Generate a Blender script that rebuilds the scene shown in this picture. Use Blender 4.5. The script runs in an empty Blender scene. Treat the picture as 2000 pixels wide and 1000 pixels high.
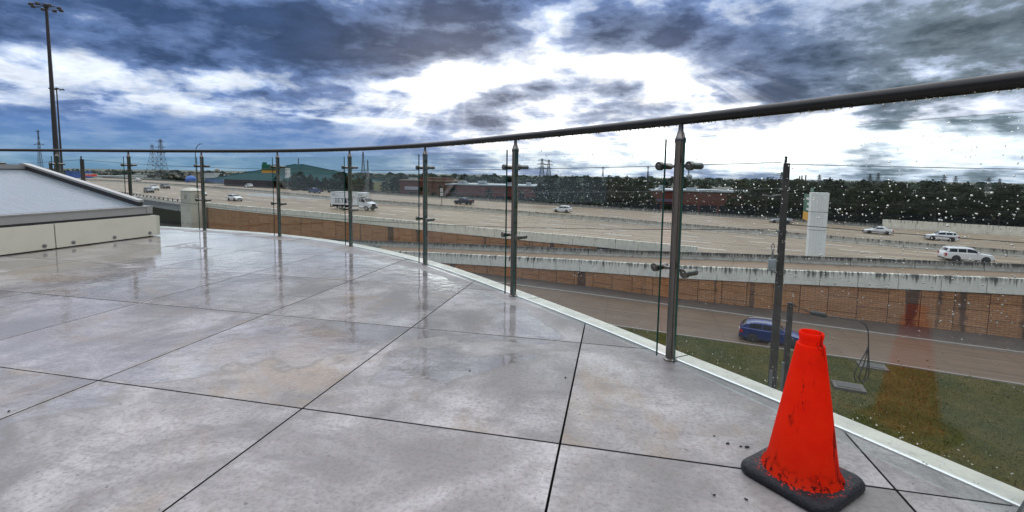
import bpy, math, random
from mathutils import Vector, Matrix

random.seed(7)
PI = math.pi
R = math.radians
SC = bpy.context.scene
COL = SC.collection

# ------------------------------------------------------------------ camera
EYE = Vector((0, 0, 0.837))
PITCH, ROLL = 0.0883, 0.0156
_cp, _sp, _c, _s = math.cos(PITCH), math.sin(PITCH), math.cos(ROLL), math.sin(ROLL)
FWD = Vector((0, _cp, -_sp))
_r0, _u0 = Vector((1, 0, 0)), Vector((0, _sp, _cp))
RGT = _r0 * _c + _u0 * _s
UPV = _u0 * _c - _r0 * _s
cd = bpy.data.cameras.new('camera')
cam = bpy.data.objects.new('camera', cd)
COL.objects.link(cam)
cam.matrix_world = Matrix(((RGT.x, UPV.x, -FWD.x, EYE.x), (RGT.y, UPV.y, -FWD.y, EYE.y),
                           (RGT.z, UPV.z, -FWD.z, EYE.z), (0, 0, 0, 1)))
cd.sensor_width = 36
cd.lens = 36 * 920 / 2000
cd.shift_y = -78 / 2000
cd.clip_start = 0.02
cd.clip_end = 9000
SC.camera = cam

# ------------------------------------------------------------------ render / exposure
SC.render.engine = 'CYCLES'
SC.view_settings.view_transform = 'Standard'
SC.view_settings.look = 'None'
SC.view_settings.exposure = 0.5
SC.view_settings.gamma = 1
SC.view_settings.use_curve_mapping = False
SC.cycles.use_denoising = True
SC.cycles.transparent_max_bounces = 24
SC.cycles.max_bounces = 8
SC.cycles.glossy_bounces = 4
SC.cycles.transmission_bounces = 6
SC.cycles.caustics_reflective = False
SC.cycles.caustics_refractive = False
SC.cycles.sample_clamp_indirect = 6
SUN_AZ, SUN_EL = R(-6), R(14)


# ------------------------------------------------------------------ node helper
class NT:
    def __init__(s, tree):
        s.t = tree; s.n = tree.nodes; s.l = tree.links

    def new(s, typ, **kw):
        nd = s.n.new(typ)
        for k, v in kw.items():
            setattr(nd, k, v)
        return nd

    def put(s, sock, v):
        if v is None:
            return
        if hasattr(v, 'links'):
            s.l.new(v, sock)
        else:
            if sock.type in ('RGBA',) and len(v) == 3:
                v = (*v, 1)
            sock.default_value = v

    def m(s, op, a, b=None, c=None, clamp=False):
        nd = s.new('ShaderNodeMath', operation=op, use_clamp=clamp)
        for i, v in enumerate((a, b, c)):
            s.put(nd.inputs[i], v)
        return nd.outputs[0]

    def vm(s, op, a, b=None):
        nd = s.new('ShaderNodeVectorMath', operation=op)
        s.put(nd.inputs[0], a); s.put(nd.inputs[1], b)
        return nd.outputs[1] if op in ('LENGTH', 'DOT_PRODUCT', 'DISTANCE') else nd.outputs[0]

    def sep(s, v):
        nd = s.new('ShaderNodeSeparateXYZ'); s.put(nd.inputs[0], v)
        return nd.outputs

    def comb(s, x, y, z):
        nd = s.new('ShaderNodeCombineXYZ')
        for i, v in enumerate((x, y, z)):
            s.put(nd.inputs[i], v)
        return nd.outputs[0]

    def noise(s, vec, scale, detail=4, rough=.55, dist=0, dims='3D'):
        nd = s.new('ShaderNodeTexNoise', noise_dimensions=dims)
        if dims == '1D':
            s.put(nd.inputs['W'], vec)
        else:
            s.put(nd.inputs['Vector'], vec)
        s.put(nd.inputs['Scale'], scale); s.put(nd.inputs['Detail'], detail)
        s.put(nd.inputs['Roughness'], rough); s.put(nd.inputs['Distortion'], dist)
        return nd.outputs[0]

    def ss(s, v, a, b, lo=0., hi=1.):
        nd = s.new('ShaderNodeMapRange', interpolation_type='SMOOTHSTEP')
        s.put(nd.inputs[0], v); s.put(nd.inputs[1], a); s.put(nd.inputs[2], b)
        s.put(nd.inputs[3], lo); s.put(nd.inputs[4], hi)
        return nd.outputs[0]

    def mix(s, f, a, b, mode='MIX'):
        nd = s.new('ShaderNodeMix', data_type='RGBA', blend_type=mode)
        s.put(nd.inputs[0], f); s.put(nd.inputs[6], a); s.put(nd.inputs[7], b)
        return nd.outputs[2]

    def scale(s, v, f):
        nd = s.new('ShaderNodeVectorMath', operation='MULTIPLY')
        s.put(nd.inputs[0], v); nd.inputs[1].default_value = f
        return nd.outputs[0]

    def bump(s, h, strength, dist=.01, normal=None):
        nd = s.new('ShaderNodeBump')
        s.put(nd.inputs['Height'], h); s.put(nd.inputs['Strength'], strength); s.put(nd.inputs['Distance'], dist)
        if normal is not None:
            s.put(nd.inputs['Normal'], normal)
        return nd.outputs[0]


# ------------------------------------------------------------------ sky
W = bpy.data.worlds.new('World')
SC.world = W
W.use_nodes = True
n = NT(W.node_tree)
bg = n.n['Background']
bg.inputs['Strength'].default_value = 0.1
sky = n.new('ShaderNodeTexSky', sky_type='NISHITA')
sky.sun_disc = False
sky.sun_elevation = SUN_EL
sky.sun_rotation = SUN_AZ
sky.air_density = 1.4
sky.ozone_density = 3
tc = n.new('ShaderNodeTexCoord').outputs['Generated']
x, y, z = n.sep(tc)
el = n.m('MULTIPLY', n.m('ARCSINE', z), 180 / PI)
az = n.m('MULTIPLY', n.m('ARCTAN2', x, y), 180 / PI)
zz = n.m('ADD', n.m('MAXIMUM', z, 0.), .10)
q = n.comb(n.m('DIVIDE', x, zz), n.m('DIVIDE', y, zz), 0.)


def blob(a, e, sa, se, w):
    da = n.m('DIVIDE', n.m('SUBTRACT', az, a), sa)
    de = n.m('DIVIDE', n.m('SUBTRACT', el, e), se)
    g = n.m('EXPONENT', n.m('MULTIPLY', n.m('ADD', n.m('MULTIPLY', da, da), n.m('MULTIPLY', de, de)), -1.))
    return n.m('MULTIPLY', g, w)


def total(lst):
    t = lst[0]
    for k in lst[1:]:
        t = n.m('ADD', t, k)
    return t


warp = n.new('ShaderNodeTexNoise'); n.put(warp.inputs['Vector'], q); warp.inputs['Scale'].default_value = 1.1
warp.inputs['Detail'].default_value = 6
wc = n.vm('SUBTRACT', warp.outputs[1], (.5, .5, .5))
wx, wy, wz = n.sep(wc)
az0, el0 = az, el
calm = n.ss(el0, .5, 6., .12, 1.)
az = n.m('ADD', az, n.m('MULTIPLY', n.m('MULTIPLY', wx, 30.), calm))
el = n.m('ADD', el, n.m('MULTIPLY', n.m('MULTIPLY', wy, 11.), calm))
wv = n.vm('ADD', q, n.scale(wc, (.8, .8, .8)))
big = n.noise(wv, .85, 10, .55)
fine = n.noise(wv, 3.0, 10, .64)
puff = n.noise(n.vm('ADD', n.scale(tc, (7., 7., 17.)), n.scale(wc, (.5, .5, .5))), 1., 9, .58)
puff2 = n.noise(n.scale(tc, (16., 16., 34.)), 1., 8, .62)
lowband = n.m('MULTIPLY', n.ss(el0, 12.5, 9.), n.ss(el0, 3., 6.))
lay = total([blob(-42, 14, 12, 4.2, .34), blob(-28, 13, 7, 2.6, .26), blob(-14, 17, 14, 3.4, .46), blob(-17, 13.4, 6, 2., .30),
             blob(-36, 8.6, 12, 2.4, -.36), blob(-22, 6.2, 6, .7, -.25), blob(-8, 11.7, 4, 2.3, -.85), blob(0, 11, 4, 3.2, -.30),
             blob(13, 12.4, 7, 1.7, -.95), blob(22, 8.5, 4, 2.6, -.35), blob(26, 3.2, 22, 2.5, -.62), blob(15.5, 17.2, 6, 2.5, .62),
             blob(37, 13.5, 12, 4.4, .28), blob(40, 8.5, 10, 2.2, .16), blob(8, 8.2, 6, 1.0, .22), blob(-4, 7.2, 5, 1.3, .22), blob(-20, 9.2, 8, 1.2, .02),
             blob(4.5, 17.2, 3.6, 4, -.28), blob(12, 6.2, 6, .9, .14)])
az, el = az0, el0
hi = n.ss(el, 19., 34.)
tone = total([n.m('MULTIPLY', n.m('SUBTRACT', big, .5), 1.2), n.m('MULTIPLY', n.m('SUBTRACT', fine, .5), .8),
              n.m('MULTIPLY', n.m('SUBTRACT', puff, .5), n.m('ADD', 1.6, n.m('MULTIPLY', lowband, .9))), lay, n.m('ADD', .40, n.m('MULTIPLY', hi, .1))])
tone = n.m('ADD', tone, n.m('MULTIPLY', n.m('SUBTRACT', puff2, .5), .95))
dens = tone
gl = n.m('MINIMUM', total([blob(-7, 12, 9, 6, 1.0), blob(14, 11.5, 11, 5, 1.0), blob(24, 4, 24, 4.5, 1.0), blob(4, 7, 9, 5, .7)]), 1.)
right = n.ss(az, 22., 42.)
c0 = n.mix(gl, (.62, .68, .78), (1.25, 1.25, 1.25))
c1 = n.mix(gl, (.36, .44, .60), (.70, .73, .79))
c2 = n.mix(n.m('MULTIPLY', gl, .85), (.105, .17, .34), (.36, .41, .52))
c2 = n.mix(right, c2, (.145, .185, .225))
c3 = n.mix(n.m('MULTIPLY', gl, .8), (.028, .056, .128), (.17, .195, .27))
c3 = n.mix(n.ss(az, -34., -12.), c3, n.mix(.5, c3, (.034, .046, .09)))
c3 = n.mix(right, c3, (.038, .056, .070))
col = n.mix(n.ss(tone, .02, .30), c0, c1)
col = n.mix(n.ss(tone, .22, .54), col, c2)
col = n.mix(n.ss(tone, .42, .92), col, c3)
tex = n.m('ADD', 1., n.m('ADD', n.m('MULTIPLY', n.m('SUBTRACT', puff2, .5), 1.1), n.m('MULTIPLY', n.m('SUBTRACT', fine, .5), .9)))
col = n.vm('MULTIPLY', col, n.comb(tex, tex, tex))
# low blue rain veil on the left
veil = n.m('MULTIPLY', n.ss(az, 1., -20.), n.ss(n.m('ADD', el, n.m('MULTIPLY', n.m('MULTIPLY', wy, 6.), calm)), 6.4, 3.4))
vcol = n.mix(n.ss(el, .3, 4.5), (.13, .25, .38), (.07, .16, .36))
col = n.mix(n.m('MULTIPLY', veil, .80), col, vcol)
# sun shafts falling from the gap in the cloud
ang = n.m('ARCTAN2', n.m('SUBTRACT', el, 14.), n.m('SUBTRACT', az, -6.))
sh = n.m('MULTIPLY', n.ss(n.noise(n.m('MULTIPLY', ang, 1.), 6., 3, .6, 0, '1D'), .42, .72), total([blob(-14, 7.5, 6.5, 3.4, .3), blob(2, 8, 5, 2.6, .12)]))
ang2 = n.m('ARCTAN2', n.m('SUBTRACT', el, 15.), n.m('SUBTRACT', az, 16.))
sh2 = n.m('MULTIPLY', n.ss(n.noise(n.m('MULTIPLY', ang2, 1.), 6., 3, .6, 0, '1D'), .42, .72), blob(23, 8.5, 4, 2.6, .45))
col = n.mix(n.m('ADD', sh, sh2, clamp=True), col, (1., 1.02, 1.05))
core = n.m('MULTIPLY', total([blob(-6.5, 12.2, 4.2, 2.2, .7), blob(13, 12.2, 6, 1.6, .6), blob(25, 4.0, 15, 2.2, .35)]), n.ss(tone, .3, -.1))
col = n.mix(1., col, n.comb(core, core, core), 'ADD')
# overcast sky brightens towards the zenith (three times the horizon)
zen = n.m('ADD', 1., n.m('MULTIPLY', n.ss(el, 16., 55.), 1.9))
cc = n.vm('MULTIPLY', col, n.comb(zen, zen, zen))
gray = n.mix(n.m('MULTIPLY', hi, .6), cc, n.vm('MULTIPLY', n.comb(.62, .605, .60), n.comb(zen, zen, zen)))
# unseen low sky away from the sun, gradually darkened to dim glass reflections
away = n.m('MULTIPLY', n.ss(n.m('ABSOLUTE', az), 46., 88.), n.ss(el, 30., 12.))
gray = n.mix(n.m('MULTIPLY', away, .94), gray, (.045, .055, .070))
final = n.mix(.99, sky.outputs[0], n.vm('MULTIPLY', gray, (10., 10., 10.)))
ground = n.ss(el, -.6, -3.)
final = n.mix(ground, final, (1.2, 1.2, 1.15))
n.put(bg.inputs['Color'], final)

# ------------------------------------------------------------------ sun
sd = bpy.data.lights.new('sun', 'SUN')
sd.energy = .5
sd.angle = R(100)
sd.color = (1, .94, .85)
so = bpy.data.objects.new('sun', sd)
COL.objects.link(so)
_sdir = Vector((math.sin(SUN_AZ) * math.cos(SUN_EL), math.cos(SUN_AZ) * math.cos(SUN_EL), math.sin(SUN_EL)))
so.rotation_euler = _sdir.to_track_quat('Z', 'Y').to_euler()
so.location = (0, 0, 40)

# ================================================================== materials
MATS = {}


def mat(name, build=None):
    if name in MATS:
        return MATS[name]
    m = bpy.data.materials.new(name)
    m.use_nodes = True
    MATS[name] = m
    t = NT(m.node_tree)
    b = t.n['Principled BSDF']
    if build:
        build(t, b, m)
    return m


def plain(name, col, rough=.5, metal=0., coat=0., noise=.0, nscale=8., spec=None, dirt=None):
    def f(t, b, m):
        c = col
        if noise:
            p = t.new('ShaderNodeTexCoord').outputs['Object']
            f1 = t.noise(p, nscale, 5, .6)
            k = t.m('ADD', 1 - noise, t.m('MULTIPLY', f1, noise * 2))
            c = t.vm('MULTIPLY', col, t.comb(k, k, k))
            if dirt:
                c = t.mix(t.ss(t.noise(p, nscale * .35, 6, .65), .5, .72), c, dirt)
        t.put(b.inputs['Base Color'], c)
        b.inputs['Roughness'].default_value = rough
        b.inputs['Metallic'].default_value = metal
        b.inputs['Coat Weight'].default_value = coat
        if spec is not None:
            b.inputs['Specular IOR Level'].default_value = spec
    return mat(name, f)


def f_tile(t, b, m):
    geo = t.new('ShaderNodeNewGeometry')
    P = geo.outputs['Position']
    oc = t.new('ShaderNodeTexCoord').outputs['Object']
    rnd = t.new('ShaderNodeObjectInfo').outputs['Random']
    px, py, pz = t.sep(P)
    ox, oy, oz = t.sep(oc)
    off = t.comb(t.m('MULTIPLY', rnd, 37.), t.m('MULTIPLY', rnd, 91.), 0.)
    L = t.vm('ADD', oc, off)
    # concrete-look porcelain: cloudy, with pores and drifts
    a = t.noise(L, 1.9, 6, .62, .6)
    g = t.noise(L, 9., 8, .7, .3)
    fine = t.noise(L, 70., 4, .75)
    base = t.mix(t.ss(a, .34, .68), (.195, .181, .172), (.45, .425, .412))
    base = t.mix(t.m('MULTIPLY', t.ss(g, .42, .70), .62), base, (.175, .16, .15))
    base = t.mix(t.m('MULTIPLY', t.ss(fine, .44, .68), .55), base, (.125, .113, .104))
    br = t.noise(L, 1.3, 5, .65, .8)
    base = t.mix(t.m('MULTIPLY', t.ss(br, .53, .70), .6), base, (.27, .195, .12))
    pores = t.ss(t.noise(L, 48., 2, .5), .69, .73)
    base = t.mix(t.m('MULTIPLY', pores, .75), base, (.10, .095, .09))
    st = t.noise(t.scale(L, (1., 5., 1.)), 3.2, 6, .68)
    base = t.mix(t.m('MULTIPLY', t.ss(st, .52, .68), .5), base, (.155, .147, .148))
    tone = t.m('ADD', .93, t.m('MULTIPLY', rnd, .14))
    base = t.vm('MULTIPLY', base, t.comb(tone, tone, t.m('ADD', tone, .012)))
    # standing water
    dist = t.vm('LENGTH', t.comb(px, py, 0.))
    w = t.m('ADD', .5, t.m('MULTIPLY', t.m('SUBTRACT', t.noise(P, 1.05, 5, .58, .5), .5), 1.5))
    w = t.m('ADD', w, t.m('MULTIPLY', t.m('SUBTRACT', t.noise(P, 7., 4, .6), .5), .10))
    far = t.m('MULTIPLY', t.m('SUBTRACT', dist, 1.95), .36)
    w = t.m('ADD', w, t.m('MINIMUM', t.m('MAXIMUM', far, -.3), .30))
    ed = t.m('MAXIMUM', t.m('ABSOLUTE', ox), t.m('ABSOLUTE', oy))
    w = t.m('SUBTRACT', w, t.ss(t.m('ADD', ed, t.m('MULTIPLY', t.noise(P, 4., 3, .6), .10)), .45, .53, 0., .17))
    rc = t.vm('LENGTH', t.comb(t.m('ADD', px, 6.76), t.m('ADD', py, 1.314), 0.))
    w = t.m('SUBTRACT', w, t.ss(t.m('ADD', rc, t.m('MULTIPLY', t.noise(P, 2.5, 2, .5), .16)), 7.98, 8.16, 0., .5))
    wet = t.ss(w, .545, .572)
    damp = t.ss(w, .36, .56)
    rim = t.m('MULTIPLY', t.ss(w, .50, .545), t.m('SUBTRACT', 1., t.ss(w, .545, .60)))
    base = t.mix(t.m('MULTIPLY', wet, .25), base, t.vm('MULTIPLY', base, (.6, .6, .62)))
    base = t.mix(t.m('MULTIPLY', rim, .55), base, (.15, .135, .12))
    t.put(b.inputs['Base Color'], base)
    rr = t.m('ADD', .36, t.m('MULTIPLY', fine, .22))
    rr = t.m('SUBTRACT', rr, t.m('MULTIPLY', damp, .14))
    nd = t.new('ShaderNodeMix', data_type='FLOAT')
    t.put(nd.inputs[0], wet); t.put(nd.inputs[2], rr); nd.inputs[3].default_value = .025
    t.put(b.inputs['Roughness'], nd.outputs[0])
    t.put(b.inputs['Specular IOR Level'], t.m('ADD', .5, t.m('MULTIPLY', wet, .5)))
    gr = t.m('ADD', t.m('MULTIPLY', fine, .6), t.m('MULTIPLY', g, .6))
    n1 = t.bump(gr, t.m('MULTIPLY', t.m('SUBTRACT', 1., wet), .6), .004)
    rip = t.noise(t.scale(P, (1., 1., 1.)), 11., 4, .55)
    n2 = t.bump(rip, t.m('MULTIPLY', wet, .085), .02, n1)
    t.put(b.inputs['Normal'], n2)


M_TILE = mat('wet_porcelain_tile', f_tile)
M_TEDGE = plain('tile_edge_shade_dirt', (.030, .028, .027), .8)  # dark tile sides: shade of the open joints, with dirt, put into the colour


def f_steel(t, b, m):
    p = t.new('ShaderNodeTexCoord').outputs['Object']
    nn = t.noise(t.scale(p, (60, 60, 2)), 3., 3, .6)
    t.put(b.inputs['Base Color'], t.mix(nn, (.10, .094, .086), (.30, .28, .255)))
    b.inputs['Metallic'].default_value = 1
    t.put(b.inputs['Roughness'], t.m('ADD', .16, t.m('MULTIPLY', nn, .16)))


M_STEEL = mat('brushed_steel', f_steel)
M_RAIL = plain('dark_rail_metal', (.030, .029, .028), .38, .6, 0, .25, 30)
M_ALU = plain('mill_aluminium', (.46, .455, .435), .38, .55, 0, .12, 14)
M_COPING = None


def f_coping(t, b, m):
    P = t.new('ShaderNodeNewGeometry').outputs['Position']
    a = t.noise(P, 7., 6, .65); s = t.noise(P, 26., 4, .7)
    c = t.mix(t.ss(a, .35, .7), (.62, .59, .50), (.46, .44, .38))
    c = t.mix(t.m('MULTIPLY', t.ss(s, .58, .72), .7), c, (.20, .20, .17))
    t.put(b.inputs['Base Color'], c)
    t.put(b.inputs['Roughness'], t.m('ADD', .18, t.m('MULTIPLY', a, .3)))


M_COPING = mat('coping_painted_metal', f_coping)
M_EDGE = plain('bright_edge_trim', (.86, .86, .84), .22, .35, 0, .05, 20)
M_CLAD = plain('cream_cladding', (.68, .66, .55), .42, 0, .1, .06, 5, None, (.58, .56, .46))
M_RUBBER = plain('black_rubber', (.016, .016, .019), .42, 0, 0, .4, 40)
M_BLACK = plain('dark_void', (.012, .012, .012), .7)


def f_glass(t, b, m):
    t.n.remove(b)
    out = t.n['Material Output']
    tr = t.new('ShaderNodeBsdfTransparent'); tr.inputs[0].default_value = (.945, .978, .968, 1)
    gl_ = t.new('ShaderNodeBsdfGlossy'); gl_.inputs['Roughness'].default_value = .0
    gl_.inputs['Color'].default_value = (.95, 1, .98, 1)
    lw = t.new('ShaderNodeLayerWeight'); lw.inputs[0].default_value = .5
    f5 = t.m('POWER', lw.outputs['Facing'], 5.)
    fac = t.m('ADD', .038, t.m('MULTIPLY', f5, .9))
    mx = t.new('ShaderNodeMixShader')
    t.put(mx.inputs[0], fac); t.l.new(tr.outputs[0], mx.inputs[1]); t.l.new(gl_.outputs[0], mx.inputs[2])
    t.l.new(mx.outputs[0], out.inputs[0])


M_GLASS = mat('clear_glass', f_glass)


def f_gedge(t, b, m):
    b.inputs['Base Color'].default_value = (.012, .085, .07, 1)
    b.inputs['Roughness'].default_value = .12


M_GEDGE = mat('glass_edge_green', f_gedge)


def f_drop(t, b, m):
    b.inputs['Base Color'].default_value = (1, 1, 1, 1)
    b.inputs['Roughness'].default_value = .0
    b.inputs['IOR'].default_value = 1.33
    b.inputs['Transmission Weight'].default_value = 1


M_DROP = mat('rain_water', f_drop)


def f_sky_glass(t, b, m):
    P = t.new('ShaderNodeTexCoord').outputs['Object']
    v = t.new('ShaderNodeTexVoronoi', feature='SMOOTH_F1'); t.put(v.inputs['Vector'], P); v.inputs['Scale'].default_value = 26
    d = t.ss(v.outputs['Distance'], .32, .05)
    nn = t.noise(t.scale(P, (1., 4., 1.)), 5., 4, .6)
    t.put(b.inputs['Base Color'], t.mix(nn, (.12, .155, .185), (.22, .26, .29)))
    t.put(b.inputs['Roughness'], t.m('ADD', .12, t.m('MULTIPLY', nn, .25)))
    h = t.m('ADD', t.m('MULTIPLY', d, .6), t.m('MULTIPLY', nn, .6))
    t.put(b.inputs['Normal'], t.bump(h, .35, .006))


M_SKYGLASS = mat('wet_skylight_glass', f_sky_glass)


def f_cone(t, b, m):
    p = t.new('ShaderNodeTexCoord').outputs['Object']
    sx, sy, sz = t.sep(p)
    lines = t.noise(t.scale(p, (42, 42, 5.5)), 1., 6, .72)
    gate = t.ss(t.noise(t.scale(p, (11, 11, 5)), 1., 3, .6), .43, .58)
    sc = t.m('MULTIPLY', t.ss(lines, .55, .61), gate)
    low = t.m('MULTIPLY', t.ss(t.noise(p, 60., 5, .7), .50, .60), t.ss(sz, .075, .03))
    f = t.m('MAXIMUM', t.m('MULTIPLY', sc, .85), low)
    c = t.mix(t.ss(t.noise(p, 14., 5, .6), .35, .7), (1., .042, .004), (.95, .028, .003))
    c = t.mix(f, c, (.035, .008, .008))
    t.put(b.inputs['Base Color'], c)
    b.inputs['Roughness'].default_value = .55
    b.inputs['Specular IOR Level'].default_value = .22
    t.put(b.inputs['Normal'], t.bump(t.noise(p, 45., 4, .6), .25, .004))
    # thin PVC lets part of the daylight through
    tl = t.new('ShaderNodeBsdfTranslucent'); t.put(tl.inputs[0], c)
    mx = t.new('ShaderNodeMixShader'); mx.inputs[0].default_value = .58
    t.l.new(b.outputs[0], mx.inputs[1]); t.l.new(tl.outputs[0], mx.inputs[2])
    t.l.new(mx.outputs[0], t.n['Material Output'].inputs[0])


M_CONE = mat('cone_red_plastic', f_cone)


def f_conebase(t, b, m):
    p = t.new('ShaderNodeTexCoord').outputs['Object']
    sx, sy, sz = t.sep(p)
    rad = t.vm('LENGTH', t.comb(sx, sy, 0.))
    sp = t.m('MULTIPLY', t.ss(t.noise(p, 95., 3, .6), .575, .60), t.ss(rad, .128, .095))
    sp = t.m('MULTIPLY', sp, t.ss(sz, .024, .028))
    t.put(b.inputs['Base Color'], t.mix(sp, (.017, .017, .021), (.75, .02, .006)))
    t.put(b.inputs['Roughness'], t.m('ADD', .22, t.m('MULTIPLY', t.noise(p, 60., 3), .35)))
    b.inputs['Specular IOR Level'].default_value = .22
    t.put(b.inputs['Normal'], t.bump(t.noise(p, 70., 5, .65), .9, .007))


M_CBASE = mat('cone_base_rubber', f_conebase)


def f_grass(t, b, m):
    P = t.new('ShaderNodeNewGeometry').outputs['Position']
    a = t.noise(P, .35, 6, .65, .5); g = t.noise(P, 3.2, 6, .7)
    c = t.mix(t.ss(a, .35, .68), (.036, .044, .010), (.085, .066, .018))
    c = t.mix(t.m('MULTIPLY', t.ss(g, .5, .75), .7), c, (.036, .040, .010))
    c = t.mix(t.ss(t.noise(P, .9, 5, .7), .64, .74), c, (.125, .078, .038))
    t.put(b.inputs['Base Color'], c)
    b.inputs['Roughness'].default_value = .9
    b.inputs['Specular IOR Level'].default_value = .1
    t.put(b.inputs['Normal'], t.bump(t.noise(P, 12., 5, .7), .8, .08))


M_GRASS = mat('winter_lawn', f_grass)


def f_blade(t, b, m):
    P = t.new('ShaderNodeNewGeometry').outputs['Position']
    a = t.noise(P, .45, 5, .65, .5); g = t.noise(P, 2.6, 4, .7)
    c = t.mix(t.ss(a, .33, .68), (.056, .066, .011), (.135, .110, .022))
    c = t.mix(t.m('MULTIPLY', t.ss(g, .55, .75), .6), c, (.048, .052, .012))
    t.put(b.inputs['Base Color'], c)
    b.inputs['Roughness'].default_value = .8
    b.inputs['Specular IOR Level'].default_value = .15


M_BLADE = mat('grass_blades', f_blade)


def f_terrain(t, b, m):
    P = t.new('ShaderNodeNewGeometry').outputs['Position']
    a = t.noise(P, .012, 6, .6, .5); g = t.noise(P, .08, 6, .65)
    c = t.mix(t.ss(a, .4, .62), (.05, .06, .03), (.17, .16, .14))
    c = t.mix(t.ss(g, .5, .7), c, (.085, .085, .075))
    t.put(b.inputs['Base Color'], c)
    b.inputs['Roughness'].default_value = .9


M_TERRAIN = mat('open_ground', f_terrain)


def road_mat(name, ca, cb, rough, dark):
    def f(t, b, m):
        uv = t.new('ShaderNodeTexCoord').outputs['UV']
        u, v, _ = t.sep(uv)
        P = t.new('ShaderNodeNewGeometry').outputs['Position']
        st = t.noise(t.comb(t.m('MULTIPLY', u, .012), v, 0.), 1.7, 7, .72)
        st2 = t.noise(t.comb(t.m('MULTIPLY', u, .05), t.m('MULTIPLY', v, 2.4), 4.), 1.5, 5, .7)
        g = t.noise(P, .5, 6, .65)
        c = t.mix(t.ss(st, .36, .66), ca, cb)
        c = t.mix(t.m('MULTIPLY', t.ss(st2, .5, .7), .65), c, dark)
        c = t.mix(t.m('MULTIPLY', t.ss(g, .5, .75), .4), c, dark)
        # sawn cross joints every 5 m
        jn = t.m('ABSOLUTE', t.m('SUBTRACT', t.m('FRACT', t.m('MULTIPLY', u, .2)), .5))
        c = t.mix(t.ss(jn, .485, .495, 0., .5), c, dark)
        t.put(b.inputs['Base Color'], c)
        t.put(b.inputs['Roughness'], t.m('ADD', rough + .1, t.m('MULTIPLY', t.m('SUBTRACT', st2, .5), .5)))
        b.inputs['Specular IOR Level'].default_value = .34
        t.put(b.inputs['Normal'], t.bump(t.noise(P, 6., 4, .7), .3, .02))
    return mat(name, f)


M_MAIN = road_mat('wet_motorway_concrete', (.115, .080, .050), (.40, .300, .195), .40, (.055, .037, .025))
M_RAMP = road_mat('wet_ramp_concrete', (.20, .135, .085), (.27, .19, .13), .45, (.10, .066, .045))
M_FRONT = road_mat('wet_frontage_concrete', (.095, .058, .035), (.130, .085, .055), .46, (.048, .029, .019))
M_LINE = plain('lane_paint', (.80, .77, .70), .5, 0, 0, .15, 2, None, (.55, .5, .42))


def f_wallbrick(t, b, m):
    uv = t.new('ShaderNodeTexCoord').outputs['UV']
    u, v, _ = t.sep(uv)
    rnd = t.new('ShaderNodeObjectInfo').outputs['Random']
    wob = t.m('MULTIPLY', t.m('SUBTRACT', t.noise(t.comb(t.m('MULTIPLY', u, .8), t.m('MULTIPLY', v, 3.), 0.), 1.5, 3), .5), .10)
    v2 = t.m('ADD', v, wob)
    br = t.new('ShaderNodeTexBrick')
    br.offset = .5
    t.put(br.inputs['Vector'], t.comb(u, v2, 0.))
    br.inputs['Color1'].default_value = (.50, .235, .095, 1)
    br.inputs['Color2'].default_value = (.38, .170, .066, 1)
    br.inputs['Mortar'].default_value = (.12, .058, .032, 1)
    br.inputs['Scale'].default_value = 1
    br.inputs['Brick Width'].default_value = .62
    br.inputs['Row Height'].default_value = .19
    br.inputs['Mortar Size'].default_value = .026
    br.inputs['Mortar Smooth'].default_value = .6
    br.inputs['Bias'].default_value = -.1
    c = br.outputs[0]
    gr = t.noise(t.comb(u, t.m('MULTIPLY', v, 3.), 0.), 2.6, 6, .7)
    c = t.mix(t.m('MULTIPLY', t.ss(gr, .45, .72), .5), c, (.20, .095, .05))
    c = t.mix(t.ss(t.noise(t.comb(u, v, 3.), .5, 4), .42, .7, 0., .35), c, (.43, .225, .12))
    # water runs: narrow dark columns wandering down the panels
    run = t.noise(t.comb(u, t.m('MULTIPLY', v, .05), 0.), .55, 2, .5)
    run = t.m('ADD', run, t.m('MULTIPLY', t.m('SUBTRACT', t.noise(t.comb(t.m('MULTIPLY', u, 3.), v, 0.), 1.4, 4), .5), .10))
    c = t.mix(t.ss(run, .60, .655, 0., .85), c, (.050, .026, .019))
    tone = t.m('ADD', .9, t.m('MULTIPLY', rnd, .2))
    c = t.vm('MULTIPLY', c, t.comb(tone, tone, tone))
    t.put(b.inputs['Base Color'], c)
    b.inputs['Roughness'].default_value = .75
    t.put(b.inputs['Normal'], t.bump(t.m('ADD', br.outputs[1], t.m('MULTIPLY', gr, -.6)), -.8, .04))


M_BRICKP = mat('split_face_panel', f_wallbrick)


def weathered(name, ca, cb, dark, amt, runs=1.):
    def f(t, b, m):
        uv = t.new('ShaderNodeTexCoord').outputs['UV']
        u, v, _ = t.sep(uv)
        rnd = t.new('ShaderNodeObjectInfo').outputs['Random']
        uo = t.m('ADD', u, t.m('MULTIPLY', rnd, 9.))
        a = t.noise(t.comb(uo, v, 0.), 1.3, 6, .65)
        c = t.mix(t.ss(a, .35, .7), ca, cb)
        s1 = t.noise(t.comb(t.m('MULTIPLY', uo, 3.5), t.m('MULTIPLY', v, .35), 0.), 1.2, 6, .7)
        reach = t.ss(v, .05, 1.0)
        k = t.ss(t.m('ADD', s1, t.m('MULTIPLY', reach, amt)), .66, .84)
        c = t.mix(t.m('MULTIPLY', k, .92), c, dark)
        s2 = t.noise(t.comb(t.m('MULTIPLY', uo, .7), t.m('MULTIPLY', v, 9.), 0.), 1.1, 5, .7)
        c = t.mix(t.ss(s2, .62, .68, 0., .7), c, dark)
        t.put(b.inputs['Base Color'], c)
        b.inputs['Roughness'].default_value = .8
        t.put(b.inputs['Normal'], t.bump(t.noise(t.comb(u, v, 0.), 9., 5, .7), .3, .02))
    return mat(name, f)


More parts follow.
